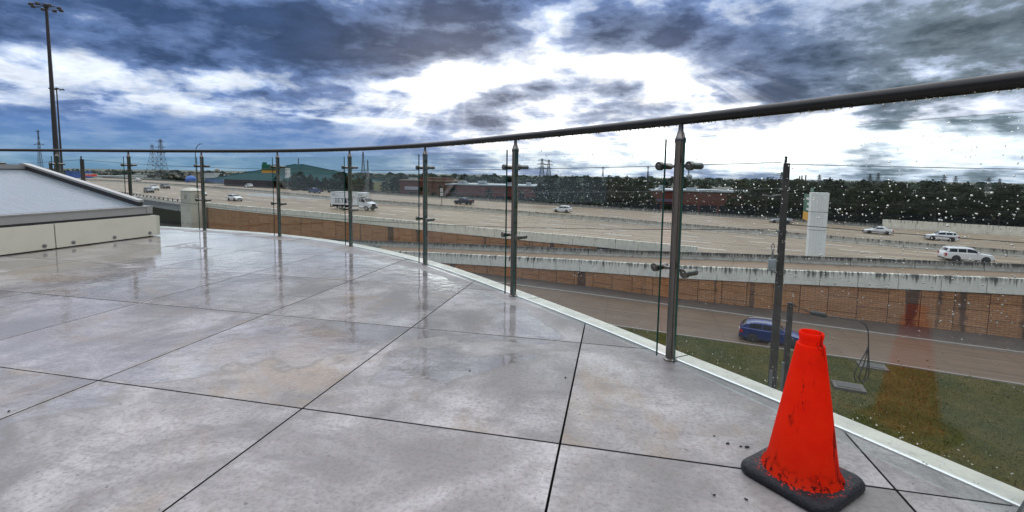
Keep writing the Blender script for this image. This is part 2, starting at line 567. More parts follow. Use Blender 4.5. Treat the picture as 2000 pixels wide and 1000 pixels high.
M_CORE = plain('wall_core_brown', (.07, .038, .024), .85)
M_PARA = weathered('weathered_parapet', (.82, .81, .73), (.66, .66, .59), (.040, .040, .036), .25)
M_PARA2 = weathered('weathered_parapet_light', (.80, .77, .66), (.66, .63, .54), (.06, .056, .048), .17)
M_BARR = weathered('dirty_barrier', (.33, .33, .30), (.21, .21, .19), (.028, .028, .026), .34)
M_MEDIAN = weathered('dirty_median', (.42, .40, .35), (.26, .25, .22), (.050, .046, .040), .26)
M_KERB = plain('kerb_concrete', (.25, .22, .19), .6, 0, 0, .3, 1.5)
M_APRON = plain('wet_dark_apron', (.060, .050, .045), .45, 0, 0, .5, 1.2)
M_CONC = plain('column_concrete', (.80, .81, .79), .7, 0, 0, .08, 1.1, None, (.66, .67, .65))
M_PIER = plain('pier_concrete', (.56, .53, .45), .75, 0, 0, .14, 1.6, None, (.42, .39, .32))
M_GIRDER = plain('bridge_girder', (.24, .25, .25), .7, 0, 0, .2, .6)
M_POLE = plain('creosote_timber', (.030, .022, .019), .75, 0, 0, .4, 6)
M_GALV = plain('galvanised_grey', (.22, .225, .23), .45, .5, 0, .2, 9)
M_MAST = plain('mast_steel', (.055, .052, .055), .5, .4)
M_LATT = plain('pylon_steel', (.10, .105, .11), .6, .3)
M_WIRE = plain('cable_black', (.014, .014, .015), .5)
M_XFMR = plain('transformer_grey', (.24, .26, .27), .45, 0, 0, .1, 8)
M_SGREEN = plain('sign_green', (.004, .115, .062), .45, 0, 0, .1, 1)
M_SYEL = plain('sign_yellow', (.72, .36, .010), .45, 0, 0, .1, 1)
M_SWHITE = plain('sign_white', (.72, .72, .70), .5)
M_GROOF = plain('green_shingles', (.005, .042, .044), .8, 0, 0, .35, .5, .08)
M_RBRICK = plain('red_brickwork', (.115, .030, .021), .75, 0, 0, .25, .8)
M_DARKWIN = plain('dark_window_glass', (.015, .018, .024), .12)
M_ROOFMEM = plain('pale_roof_membrane', (.33, .37, .40), .5, 0, 0, .25, .3)
M_WHWALL = plain('warehouse_wall', (.50, .51, .50), .7, 0, 0, .15, .1)
M_WHROOF = plain('warehouse_roof', (.62, .64, .64), .6, 0, 0, .12, .08)
M_TANWALL = plain('tan_wall', (.30, .26, .21), .7, 0, 0, .15, .1)
M_BLUE = plain('blue_sheet', (.015, .10, .42), .45)
M_REDC = plain('red_canopy', (.78, .03, .04), .45)
M_MANH = plain('utility_lid', (.055, .052, .05), .6, 0, 0, .3, 3)


def f_leaf(ca, cb):
    def f(t, b, m):
        P = t.new('ShaderNodeNewGeometry').outputs['Position']
        rnd = t.new('ShaderNodeObjectInfo').outputs['Random']
        a = t.noise(P, .55, 4, .65)
        c = t.mix(t.ss(a, .35, .68), ca, cb)
        k = t.m('ADD', .65, t.m('MULTIPLY', rnd, .8))
        t.put(b.inputs['Base Color'], t.vm('MULTIPLY', c, t.comb(k, k, k)))
        b.inputs['Roughness'].default_value = .7
        b.inputs['Specular IOR Level'].default_value = .08
    return f


M_LEAF = mat('dark_foliage', f_leaf((.006, .012, .007), (.020, .032, .013)))
M_LEAF2 = mat('olive_foliage', f_leaf((.009, .014, .006), (.032, .038, .014)))
M_BARK = plain('bark', (.055, .045, .036), .85, 0, 0, .3, 3)
M_TYRE = plain('tyre', (.013, .013, .014), .7)
M_RIM = plain('alloy_rim', (.46, .46, .47), .3, .7)
M_RIMD = plain('dark_rim', (.06, .06, .065), .35, .6)
M_CARGL = plain('car_glass', (.012, .015, .018), .06, 0, 0)
M_LAMPW = plain('headlamp_lens', (.75, .77, .78), .1)
M_LAMPR = plain('tail_lamp_lens', (.42, .008, .010), .15)
M_TRIM = plain('black_trim', (.020, .020, .022), .5)
M_CHROME = plain('chrome', (.62, .62, .62), .15, .9)
M_INK = plain('navy_lettering', (.012, .014, .032), .5)
M_INKR = plain('red_lettering', (.46, .03, .03), .5)


# ================================================================== mesh helpers
class MB:
    def __init__(s):
        s.v = []; s.f = []; s.mi = []; s.uv = []

    def add(s, verts, faces, mi=0, uv=None):
        o = len(s.v)
        s.v += [tuple(p) for p in verts]
        s.uv += list(uv) if uv else [(0., 0.)] * len(verts)
        s.f += [tuple(i + o for i in f) for f in faces]
        s.mi += [mi] * len(faces) if isinstance(mi, int) else list(mi)
        return s

    def hexa(s, p, mi=0, uv=None):       # 8 corners: bottom 4 ccw, top 4 ccw
        return s.add(p, [(3, 2, 1, 0), (4, 5, 6, 7), (0, 1, 5, 4), (1, 2, 6, 5), (2, 3, 7, 6), (3, 0, 4, 7)], mi, uv)

    def box(s, x0, x1, y0, y1, z0, z1, mi=0):
        return s.hexa([(x0, y0, z0), (x1, y0, z0), (x1, y1, z0), (x0, y1, z0),
                       (x0, y0, z1), (x1, y0, z1), (x1, y1, z1), (x0, y1, z1)], mi)

    def obox(s, c, ax, ay, az, mi=0):    # half-extent vectors
        c, ax, ay, az = map(Vector, (c, ax, ay, az))
        return s.hexa([c - ax - ay - az, c + ax - ay - az, c + ax + ay - az, c - ax + ay - az,
                       c - ax - ay + az, c + ax - ay + az, c + ax + ay + az, c - ax + ay + az], mi)

    def prism(s, poly, z0, z1, mi=0):
        k = len(poly)
        v = [(p[0], p[1], z0) for p in poly] + [(p[0], p[1], z1) for p in poly]
        f = [tuple(range(k - 1, -1, -1)), tuple(range(k, 2 * k))]
        f += [(i, (i + 1) % k, (i + 1) % k + k, i + k) for i in range(k)]
        return s.add(v, f, mi)

    def tube(s, pts, r, k=8, mi=0, cap=True):
        pts = [Vector(p) for p in pts]
        rs = r if isinstance(r, (list, tuple)) else [r] * len(pts)
        o = len(s.v); n_ = len(pts)
        ref = None; vs = []
        for i, p in enumerate(pts):
            d = (pts[min(i + 1, n_ - 1)] - pts[max(i - 1, 0)])
            if d.length < 1e-9:
                d = Vector((0, 0, 1))
            d.normalize()
            if ref is None:
                ref = Vector((0, 0, 1)) if abs(d.z) < .9 else Vector((1, 0, 0))
            a = d.cross(ref).normalized(); b_ = a.cross(d).normalized()
            ref = b_
            vs += [p + (a * math.cos(2 * PI * j / k) + b_ * math.sin(2 * PI * j / k)) * rs[i] for j in range(k)]
        f = [(i * k + j, i * k + (j + 1) % k, (i + 1) * k + (j + 1) % k, (i + 1) * k + j)
             for i in range(n_ - 1) for j in range(k)]
        if cap:
            f += [tuple(range(k - 1, -1, -1)), tuple((n_ - 1) * k + j for j in range(k))]
        return s.add(vs, f, mi)

    def lathe(s, prof, k=24, c=(0, 0, 0), mi=0, close=False):
        vs = []; n_ = len(prof)
        for r, z_ in prof:
            vs += [(c[0] + r * math.cos(2 * PI * j / k), c[1] + r * math.sin(2 * PI * j / k), c[2] + z_) for j in range(k)]
        f = [(i * k + j, i * k + (j + 1) % k, (i + 1) * k + (j + 1) % k, (i + 1) * k + j)
             for i in range(n_ - 1) for j in range(k)]
        if close:
            f += [tuple(range(k - 1, -1, -1)), tuple((n_ - 1) * k + j for j in range(k))]
        return s.add(vs, f, mi)

    def mesh(s, name, mats, smooth=None):
        me = bpy.data.meshes.new(name)
        me.from_pydata(s.v, [], s.f)
        for m_ in (mats if isinstance(mats, (list, tuple)) else [mats]):
            me.materials.append(m_)
        if any(s.mi):
            me.polygons.foreach_set('material_index', s.mi)
        if any(u != (0., 0.) for u in s.uv):
            lay_ = me.uv_layers.new(name='UVMap')
            data = [0.] * (2 * len(me.loops))
            for i, lp in enumerate(me.loops):
                data[2 * i], data[2 * i + 1] = s.uv[lp.vertex_index]
            lay_.data.foreach_set('uv', data)
        if smooth is not None:
            me.polygons.foreach_set('use_smooth', [True] * len(me.polygons))
            me.set_sharp_from_angle(angle=R(smooth))
        me.update()
        return me

    def build(s, name, mats, parent=None, smooth=None, loc=None, rz=0):
        return link(name, s.mesh(name, mats, smooth), parent, loc, rz)


def link(name, me, parent=None, loc=None, rz=0):
    o = bpy.data.objects.new(name, me)
    COL.objects.link(o)
    if loc is not None:
        o.location = loc
    if rz:
        o.rotation_euler = (0, 0, rz)
    if parent is not None:
        o.parent = parent
    return o


def thing(name, label, cat, loc=(0, 0, 0), rz=0, group=None):
    o = link(name, None, None, loc, rz)
    o.empty_display_size = .3
    return tag(o, label, cat, group)


def tag(o, label, cat, group=None):
    o['label'] = label; o['category'] = cat
    if group:
        o['group'] = group
    return o


def kind(o, k, label=None):
    o['kind'] = k
    if label:
        o['label'] = label
    return o


def copy_tree(o, parent=None):
    c = o.copy(); COL.objects.link(c)
    if parent is not None:
        c.parent = parent
        c.matrix_parent_inverse = o.matrix_parent_inverse.copy()
    for ch in list(o.children):
        copy_tree(ch, c)
    return c


def cat_rom(pts, sub=8):
    pts = [Vector(p) for p in pts]
    P = [pts[0] * 2 - pts[1]] + pts + [pts[-1] * 2 - pts[-2]]
    out = []
    for i in range(1, len(P) - 2):
        a, b_, c_, d_ = P[i - 1], P[i], P[i + 1], P[i + 2]
        for k in range(sub):
            t = k / sub
            out.append(.5 * ((2 * b_) + (c_ - a) * t + (2 * a - 5 * b_ + 4 * c_ - d_) * t * t + (3 * b_ - a - 3 * c_ + d_) * t ** 3))
    out.append(pts[-1].copy())
    return out


def arc(pts):
    s_ = [0.]
    for a, b_ in zip(pts[:-1], pts[1:]):
        s_.append(s_[-1] + (b_ - a).length)
    return s_


class Path:
    """2-D polyline with arc-length lookup"""
    def __init__(s, pts, sub=8):
        s.p = cat_rom([(q[0], q[1], 0) for q in pts], sub) if sub > 1 else [Vector((q[0], q[1], 0)) for q in pts]
        s.s = arc(s.p); s.L = s.s[-1]

    def at(s, d):
        d = min(max(d, 0), s.L)
        import bisect
        i = min(max(bisect.bisect_right(s.s, d) - 1, 0), len(s.p) - 2)
        t = (d - s.s[i]) / max(s.s[i + 1] - s.s[i], 1e-9)
        return s.p[i].lerp(s.p[i + 1], t), (s.p[i + 1] - s.p[i]).normalized()

    def at_x(s, x_):
        for i in range(len(s.p) - 1):
            if s.p[i].x <= x_ <= s.p[i + 1].x:
                t = (x_ - s.p[i].x) / (s.p[i + 1].x - s.p[i].x)
                return s.s[i] + t * (s.s[i + 1] - s.s[i])
        return 0. if x_ < s.p[0].x else s.L


def interp(x_, xs, ys):
    if x_ <= xs[0]:
        return ys[0]
    for i in range(len(xs) - 1):
        if x_ <= xs[i + 1]:
            return ys[i] + (ys[i + 1] - ys[i]) * (x_ - xs[i]) / (xs[i + 1] - xs[i])
    return ys[-1]


def at(u, v, Y):
    """world point seen at photo pixel (u, v) at forward distance Y (used to place far things)"""
    r = RGT * ((u - 1000) / 920) + UPV * ((422 - v) / 920) + FWD
    return EYE + r * (Y / r.y)


# ================================================================== ground levels
Z0 = -12.5


def zm(x_, y_):
    return interp(x_ * .93 - y_ * .37, [-300, -140, -65, 33, 60], [-6.4, -6.8, -7.7, -9.8, -10.3])


def zramp(x_):
    return interp(x_, [-33, -8, 8, 30, 53, 90], [-12.2, -10.95, -10.2, -9.1, -8.45, -7.9])


def zwall(x_):       # top of the split face panels of the near wall
    return interp(x_, [-22, -7, 7, 18, 26, 43, 75], [-12.3, -11.5, -10.8, -10.19, -9.73, -8.67, -7.4])


g = MB().add([(-6000, -6000, Z0 - .12), (6000, -6000, Z0 - .12), (6000, 7000, Z0 - .12), (-6000, 7000, Z0 - .12)], [(0, 1, 2, 3)])
kind(g.build('terrain', M_TERRAIN), 'structure', 'flat open ground running out to the city horizon')

# ================================================================== motorway
PN = Path([(-300, 252), (-240, 226), (-190, 195), (-140, 156), (-97, 122.5), (-66, 101.8), (-46, 91.6), (-28, 83.4), (-13, 76.2),
           (0, 70.2), (12, 65.6), (20, 62.0), (30.5, 57.4), (53, 49.6), (80, 40), (130, 24), (210, 2)])
PM = Path([(-300, 296), (-241, 264), (-203, 246), (-153, 212), (-100, 172), (-68, 147.5), (-37, 126.5), (-20, 116.8), (0, 107),
           (14.6, 100.5), (29, 92.5), (48, 82), (54.7, 78), (66, 72.2), (74, 67.8), (90, 60.5), (130, 43), (210, 14)])
PF = Path([(-300, 345), (-235, 300), (-165, 252), (-137, 234), (-51, 174), (-28, 160), (2, 145), (41.6, 127), (71, 113), (80, 108),
           (97, 101), (130, 84), (210, 48)])


def ribbon(name, A, B, zf, material, n_=160, x0=None, x1=None, lift=0., w=1.0):
    mb = MB()
    vs = []; uv = []; fs = []
    for i in range(n_ + 1):
        t = i / n_
        pa, _ = A.at(A.L * t); pb, _ = B.at(B.L * t)
        wd = (pb - pa).length
        for k in range(5):
            p = pa.lerp(pb, k / 4)
            vs.append((p.x, p.y, zf(p.x, p.y) + lift)); uv.append((A.L * t + .01, wd * k / 4 + .01))
    for i in range(n_):
        for k in range(4):
            a = i * 5 + k
            fs.append((a, a + 5, a + 6, a + 1))
    mb.add(vs, fs, 0, uv)
    return mb.build(name, material)


kind(ribbon('near_carriageway', PN, PM, zm, M_MAIN), 'structure', 'wet brown concrete motorway carriageway on the near side')
kind(ribbon('far_carriageway', PM, PF, zm, M_MAIN), 'structure', 'wet concrete motorway carriageway beyond the median barrier')


def lane_marks(name, A, B, fr, dash, gap, wid, label, s0=.02, s1=.98):
    mb = MB()
    L_ = A.L * .5 + B.L * .5
    d = L_ * s0
    while d < L_ * s1:
        ps = []
        for dd in (d, d + dash * .5, d + dash):
            pa, ta = A.at(A.L * dd / L_); pb, tb = B.at(B.L * dd / L_)
            p = pa.lerp(pb, fr); nn = (pb - pa).normalized()
            for sg in (-1, 1):
                q_ = p + nn * wid * sg
                ps.append((q_.x, q_.y, zm(q_.x, q_.y) + .025))
        mb.add(ps, [(0, 2, 3, 1), (2, 4, 5, 3)])
        d += dash + gap
    o = mb.build(name, M_LINE)
    return kind(o, 'stuff', label)


for fr in (.2, .4, .6, .8):
    lane_marks('lane_marking', PN, PM, fr, 4.5, 7.5, .17, 'dashed pale lane lines along the near carriageway')
    lane_marks('lane_marking', PM, PF, fr, 4.5, 7.5, .17, 'dashed pale lane lines along the far carriageway')
for (A_, B_, fr) in ((PN, PM, .055), (PN, PM, .955), (PM, PF, .05), (PM, PF, .95)):
    lane_marks('edge_line', A_, B_, fr, 9.0, .0, .16, 'solid pale edge line along the motorway')


def panel_run(parent, name, P, d0, d1, step, zb, zt, material, th=.3, back=True, gap=.025, proud=0., lip=None):
    """upright panels, one object each, along path P between arc positions; zb, zt are functions of the point"""
    d = d0
    while d < d1 - .2:
        e = min(d + step, d1)
        mb = MB()
        pa, ta = P.at(d + gap); pb, tb = P.at(e - gap)
        t_ = (pb - pa).normalized(); nn = Vector((t_.y, -t_.x, 0))    # towards the camera side
        if nn.y > 0:
            nn = -nn
        za0, za1, zb0, zb1 = zb(pa), zt(pa), zb(pb), zt(pb)
        f0, f1 = pa + nn * proud, pb + nn * proud
        k0, k1 = pa - nn * th, pb - nn * th
        vs = [(f0.x, f0.y, za0), (f1.x, f1.y, zb0), (k1.x, k1.y, zb0), (k0.x, k0.y, za0),
              (f0.x, f0.y, za1), (f1.x, f1.y, zb1), (k1.x, k1.y, zb1), (k0.x, k0.y, za1)]
        hh = max(za1 - za0, .01)
        uv = [(d, 0.001), (e, 0.001), (e, 0.001), (d, 0.001), (d, 1.), (e, 1.), (e, 1.), (d, 1.)]
        mb.hexa(vs, 0, uv)
        mb.build(name, material, parent)
        d = e


def brick_panels(parent, P, d0, d1, step, zb, zt, material, rows=1.5, th=.25):
    d = d0; c_ = 0
    while d < d1 - .2:
        e = min(d + step, d1)
        pa, _ = P.at(d + .03); pb, _ = P.at(e - .03)
        t_ = (pb - pa).normalized(); nn = Vector((t_.y, -t_.x, 0))
        if nn.y > 0:
            nn = -nn
        k0, k1 = pa - nn * th, pb - nn * th
        base = min(zb(pa), zb(pb))
        cuts = [base] + [base + (.75 if c_ % 2 else 1.5) + rows * k for k in range(6)]
        for lo, hi_ in zip(cuts[:-1], cuts[1:]):
            ta, tb = min(hi_ - .045, zt(pa)), min(hi_ - .045, zt(pb))
            if max(ta, tb) - lo < .12:
                break
            ta, tb = max(ta, lo + .02), max(tb, lo + .02)
            pr = nn * random.uniform(0, .02)
            f0, f1 = pa + pr, pb + pr
            vs = [(f0.x, f0.y, lo), (f1.x, f1.y, lo), (k1.x, k1.y, lo), (k0.x, k0.y, lo),
                  (f0.x, f0.y, ta), (f1.x, f1.y, tb), (k1.x, k1.y, tb), (k0.x, k0.y, ta)]
            uv = [(d, lo + 20), (e, lo + 20), (e, lo + 20), (d, lo + 20), (d, ta + 20), (e, tb + 20), (e, tb + 20), (d, ta + 20)]
            MB().hexa(vs, 0, uv).build('brick_panel', material, parent)
        d = e; c_ += 1


def wall_core(parent, P, d0, d1, zb, zt, th0, th1, material, step=4.):
    mb = MB(); d = d0
    while d < d1 - .1:
        e = min(d + step, d1)
        pa, _ = P.at(d); pb, _ = P.at(e)
        t_ = (pb - pa).normalized(); nn = Vector((t_.y, -t_.x, 0))
        if nn.y > 0:
            nn = -nn
        a0, a1, b0, b1 = pa - nn * th0, pb - nn * th0, pa - nn * th1, pb - nn * th1
        mb.hexa([(a0.x, a0.y, zb(pa)), (a1.x, a1.y, zb(pb)), (b1.x, b1.y, zb(pb)), (b0.x, b0.y, zb(pa)),
                 (a0.x, a0.y, zt(pa)), (a1.x, a1.y, zt(pb)), (b1.x, b1.y, zt(pb)), (b0.x, b0.y, zt(pa))])
        d = e
    return mb.build('wall_core', material, parent)


# ---- near wall carrying the ramp
PW = Path([(-22, 70.6), (-7, 63.6), (7.9, 56.4), (16.7, 51.4), (24.3, 47.8), (43.4, 39.1), (75, 24.5), (110, 8)])
nw = thing('retaining_wall', 'brown split face panel wall with tall stained white parapet above the frontage road', 'wall')
brick_panels(nw, PW, 0, PW.L, 2.35, lambda p: Z0 - .1, lambda p: zwall(p.x), M_BRICKP)
panel_run(nw, 'parapet_panel', PW, 0, PW.L, 3.05, lambda p: zwall(p.x) + .03, lambda p: zwall(p.x) + 1.4, M_PARA, .3, proud=.1)
wall_core(nw, PW, 0, PW.L, lambda p: Z0 - .3, lambda p: zwall(p.x) - .02, .2, .7, M_CORE)
PR = Path([(-33, 84), (-25, 80.2), (-8, 72.4), (8, 64.9), (30.5, 55.3), (53, 47.8), (80, 38.2), (130, 21.5)])
PWb = Path([(p.x + .14, p.y + .3) for p in PW.p], 1)
PRx = Path([(-22, 78.8), (-8, 72.4), (8, 64.9), (30.5, 55.3), (53, 47.8), (80, 38.2), (125, 23.2)])
kind(ribbon('ramp_road', PWb, PRx, lambda a, b_: zramp(a), M_RAMP, 90), 'structure', 'brown wet ramp road between the parapet and the dark barrier')

nb = thing('ramp_barrier', 'dark grimy concrete barrier along the far side of the ramp', 'barrier')
d = 0.
while d < PR.L - .5:
    e = min(d + 6, PR.L)
    pa, _ = PR.at(d + .03); pb, _ = PR.at(e - .03)
    t_ = (pb - pa).normalized(); nn = Vector((t_.y, -t_.x, 0))
    nn = nn if nn.y < 0 else -nn
    prof = [(0, -.3), (0, .08), (-.10, .3), (-.14, .9), (-.32, .9), (-.46, 0.), (-.46, -.3)]
    mb = MB(); vs = []; uv = []
    for p, s_ in ((pa, d), (pb, e)):
        for (o_, h_) in prof:
            q_ = p + nn * o_
            vs.append((q_.x, q_.y, zramp(p.x) + h_)); uv.append((s_, max(h_, .001) / .9 * .98))
    k = len(prof)
    mb.add(vs, [(i, i + k, i + k + 1, i + 1) for i in range(k - 1)] + [tuple(range(k)), tuple(range(2 * k - 1, k - 1, -1))], 0, uv)
    mb.build('barrier_segment', M_BARR, nb)
    d = e

# ---- upper wall carrying the motorway, and the bridge to its left
d_b0, d_b1, d_b2 = PN.at_x(-172), PN.at_x(-71), PN.at_x(12)
uw = thing('retaining_wall', 'brown split face wall under the motorway, its top falling to meet the ramp', 'wall')
ztop = lambda p: zm(p.x, p.y) - interp(p.x, [-65, -28, 7], [.05, .35, .35])
brick_panels(uw, PN, d_b1, d_b2, 2.9, lambda p: Z0 - .1, ztop, M_BRICKP)
panel_run(uw, 'parapet_panel', PN, d_b1, PN.at_x(24), 3.05, lambda p: ztop(p) + .03, lambda p: zm(p.x, p.y) + 1.0, M_PARA2, .3, proud=.1)
wall_core(uw, PN, d_b1, d_b2, lambda p: Z0 - .3, lambda p: ztop(p) - .02, .2, .8, M_CORE)

br = thing('motorway_bridge', 'grey concrete bridge carrying the motorway over a dark underpass beside the star pier', 'bridge')
panel_run(br, 'parapet_panel', PN, d_b0, d_b1, 6., lambda p: zm(p.x, p.y) - .15, lambda p: zm(p.x, p.y) + .55, M_PARA2, .3, proud=.1)
wall_core(br, PN, d_b0, d_b1, lambda p: zm(p.x, p.y) - 1.7, lambda p: zm(p.x, p.y) - .2, -.05, .6, M_GIRDER).name = 'girder'
PN12 = Path([(p.x + .5 * 12, p.y + .87 * 12) for p in PN.p], 1)
wall_core(br, PN12, d_b0, d_b1, lambda p: zm(p.x, p.y) - 1.7, lambda p: zm(p.x, p.y) - .05, 0, 24, M_GIRDER).name = 'deck_slab'
d = d_b0 + 2
while d < d_b1 - 1:
    p, t_ = PN.at(d)
    z_ = zm(p.x, p.y) + .55
    mb = MB().box(-.09, .09, -.09, .09, 0, .42)
    mb.build('rail_post', M_MAST, br, None, (p.x, p.y, z_ - .01))
    d += 2.6
mb = MB()
pts = [PN.at(d_b0 + (d_b1 - d_b0) * i / 30)[0] for i in range(31)]
mb.tube([(p.x, p.y, zm(p.x, p.y) + .98) for p in pts], .055, 6)
mb.build('rail', M_GALV, br)
for d in (d_b0 + 20, d_b0 + 48, d_b0 + 76):
    for off in (2, 14, 26):
        p, t_ = PN.at(d)
        nn = Vector((-t_.y, t_.x, 0))
        q_ = p + nn * off
        MB().lathe([(.55, 0), (.55, 4.5)], 12, close=True).build('column', M_GIRDER, br, 30, (q_.x, q_.y, Z0 - .1))
# abutment back wall and dark street under the bridge
kind(MB().add([(-230, 110, Z0 - .06), (-40, 60, Z0 - .06), (-40, 150, Z0 - .06), (-150, 260, Z0 - .06)], [(0, 1, 2, 3)]).build('cross_street', plain('wet_asphalt', (.035, .036, .04), .4, 0, 0, .3, .4)),
     'structure', 'dark wet cross street running under the motorway bridge')
wall_core(br, Path([(-205, 300), (-75, 190), (20, 125)]), 0, 200, lambda p: Z0 - .2, lambda p: -8.4, 0, .5, M_GIRDER).name = 'abutment_wall'
# left embankment of motorway
lb = thing('retaining_wall', 'plain grey concrete wall under the motorway left of the bridge', 'wall')
panel_run(lb, 'wall_panel', PN, 0, d_b0, 6., lambda p: Z0 - .2, lambda p: zm(p.x, p.y) + .7, M_PARA2, .3)

# ---- pier with the star
sp = thing('bridge_pier', 'pale concrete bridge end pier with pyramid cap and recessed star above the brick wall', 'pier', (-69.2, 101.6, 0), R(-27))
mb = MB()
mb.box(-1.9, 1.9, -1.35, 1.35, Z0 - .2, -6.4)
mb.build('shaft', M_PIER, sp)
MB().box(-1.8, 1.8, -1.28, 1.28, -6.34, -3.7).build('upper_block', M_PIER, sp)
MB().hexa([(-1.95, -1.4, -3.7), (1.95, -1.4, -3.7), (1.95, 1.4, -3.7), (-1.95, 1.4, -3.7),
           (-.5, -.4, -3.1), (.5, -.4, -3.1), (.5, .4, -3.1), (-.5, .4, -3.1)]).build('cap', M_PIER, sp)


def star(r1, r2, th):
    pts = [((r1 if i % 2 == 0 else r2) * math.sin(i * PI / 5), (r1 if i % 2 == 0 else r2) * math.cos(i * PI / 5)) for i in range(10)]
    v = [(p[0], 0, p[1]) for p in pts] + [(p[0], th, p[1]) for p in pts] + [(0, -.05, 0)]
    return MB().add(v, [(i, (i + 1) % 10, 20) for i in range(10)] + [(i, i + 10, (i + 1) % 10 + 10, (i + 1) % 10) for i in range(10)])


M_STAR = plain('star_concrete', (.36, .33, .27), .8)
star(.72, .3, .1).build('star', M_STAR, sp, None, (0, -1.36, -4.9))
star(.6, .25, .1).build('star', M_STAR, sp, None, (1.86, 0, -4.9), R(90))
sp2 = copy_tree(sp)
sp2.location = (-158, 262, 0)
sp2['label'] = 'far pale concrete pier standing beyond the motorway by the blue sheet'

# ---- median barrier
md = thing('median_barrier', 'long dirty concrete median barrier between the two carriageways', 'barrier')
prof = [(.36, 0), (.36, .1), (.2, .33), (.1, 1.0), (-.1, 1.0), (-.2, .33), (-.36, .1), (-.36, 0)]
d = 0.
while d < PM.L - .5:
    e = min(d + 6, PM.L)
    pa, _ = PM.at(d + .05); pb, _ = PM.at(e - .05)
    t_ = (pb - pa).normalized(); nn = Vector((t_.y, -t_.x, 0))
    vs = []; uv = []
    for p, s_ in ((pa, d), (pb, e)):
        for (o_, h_) in prof:
            q_ = p + nn * o_
            vs.append((q_.x, q_.y, zm(p.x, p.y) + h_ * .95)); uv.append((s_, max(h_, .001) * .98))
    k = len(prof)
    MB().add(vs, [(i, i + k, i + k + 1, i + 1) for i in range(k - 1)] + [tuple(range(k)), tuple(range(2 * k - 1, k - 1, -1))], 0, uv).build('barrier_segment', M_MEDIAN, md)
    d = e
# far side barrier
fb = thing('roadside_barrier', 'low dark concrete barrier along the far edge of the motorway under the trees', 'barrier')
panel_run(fb, 'barrier_segment', PF, 0, PF.at_x(84), 6., lambda p: zm(p.x, p.y) - .2, lambda p: zm(p.x, p.y) + .8, M_BARR, .3)
fw = thing('concrete_wall', 'pale stained concrete wall at the far right edge of the motorway', 'wall')
panel_run(fw, 'wall_panel', PF, PF.at_x(84) + .1, PF.L, 6., lambda p: zm(p.x, p.y) - .2, lambda p: zm(p.x, p.y) + 1.9, M_PARA2, .35)
# verge falling away beyond the far carriageway
PF0 = Path([(p.x + .2, p.y + .5) for p in PF.p], 1)
PF2 = Path([(p.x + 9, p.y + 21) for p in PF.p], 1)
PF3 = Path([(p.x + 130, p.y + 330) for p in PF.p], 1)
mb = MB(); vs = []; fs = []
N_ = 90
for i in range(N_ + 1):
    for P_, dz in ((PF0, -.05), (PF2, -1.6), (PF3, -3.)):
        p, _ = P_.at(P_.L * i / N_)
        q_, _ = PF.at(PF.L * i / N_)
        vs.append((p.x, p.y, max(zm(q_.x, q_.y) + dz, Z0 - .05) if dz > -3 else Z0 - .05))
for i in range(N_):
    for k in range(2):
        a = i * 3 + k
        fs.append((a, a + 3, a + 4, a + 1))
kind(mb.add(vs, fs).build('verge', M_GRASS), 'structure', 'grass bank falling away behind the motorway')

# ================================================================== frontage road and lawn
PL1 = Path([(-60, 72), (-30, 58.5), (9.3, 41.0), (18.7, 36.9), (26.3, 33.8), (33.8, 30.0), (60, 17.0), (100, -3)])
PL2 = Path([(-60, 85), (-30, 70.5), (0.6, 55.7), (15.7, 48.2), (26.3, 42.6), (40, 35.7), (64, 24), (106, 3)])
kind(ribbon('frontage_road', PL1, PL2, lambda a, b_: Z0, M_FRONT, 90), 'structure', 'wet brown frontage road below the panel wall')
PL2b = Path([(p.x + .1, p.y + .2) for p in PL2.p], 1)
PWf = Path([(-60, 88.3), (-30, 74.2), (-22, 70.5), (-7, 63.5), (7.9, 56.3), (16.7, 51.3), (24.3, 47.7), (43.4, 39.0), (75, 24.4), (110, 8)])
kind(ribbon('apron', PL2b, PWf, lambda a, b_: Z0 + .10, M_APRON, 90), 'structure', 'dark wet strip between kerb and panel wall')


def kerb(P, side, label):
    mb = MB(); vs = []; fs = []
    for i in range(121):
        p, t_ = P.at(P.L * i / 120)
        nn = Vector((-t_.y, t_.x, 0)) * side
        for (o_, h_) in ((0, -.05), (0.02, .13), (.2, .14), (.2, -.05)):
            q_ = p + nn * o_
            vs.append((q_.x, q_.y, Z0 + h_))
    for i in range(120):
        for k in range(3):
            a = i * 4 + k
            fs.append((a, a + 4, a + 5, a + 1))
    kind(mb.add(vs, fs).build('kerb', M_KERB), 'structure', label)


kerb(PL2, 1, 'concrete kerb on the far side of the frontage road')
kerb(PL1, -1, 'concrete kerb between frontage road and lawn')
PLb = Path([(-70, 40), (-30, 20), (0, 4), (4, -2), (20, -14), (60, -30), (90, -34)])
kind(ribbon('lawn', PLb, Path([(p.x - .08, p.y - .18) for p in PL1.p], 1), lambda a, b_: Z0 + .05, M_GRASS, 60), 'structure', 'lawn between the building and the frontage road')
random.seed(3)
mb = MB(); vs = []; fs = []
k = 0
while k < 70000:
    x_ = random.uniform(2, 48); y_ = random.uniform(10, 43)
    d_ = PL1.at_x(x_)
    lim = PL1.at(d_)[0].y - .35
    if y_ > lim or x_ / y_ > 1.35 or y_ < 17 - .1 * x_:
        continue
    h_ = random.uniform(.03, .075); a = random.uniform(0, PI); w_ = random.uniform(.018, .045)
    lx, ly = random.uniform(-.06, .06), random.uniform(-.06, .06)
    o_ = len(vs)
    vs += [(x_ - w_ * math.cos(a), y_ - w_ * math.sin(a), Z0 + .045), (x_ + w_ * math.cos(a), y_ + w_ * math.sin(a), Z0 + .045), (x_ + lx, y_ + ly, Z0 + .05 + h_)]
    fs.append((o_, o_ + 1, o_ + 2)); k += 1
kind(mb.add(vs, fs).build('grass', M_BLADE), 'stuff', 'short winter grass of the lawn below the deck')
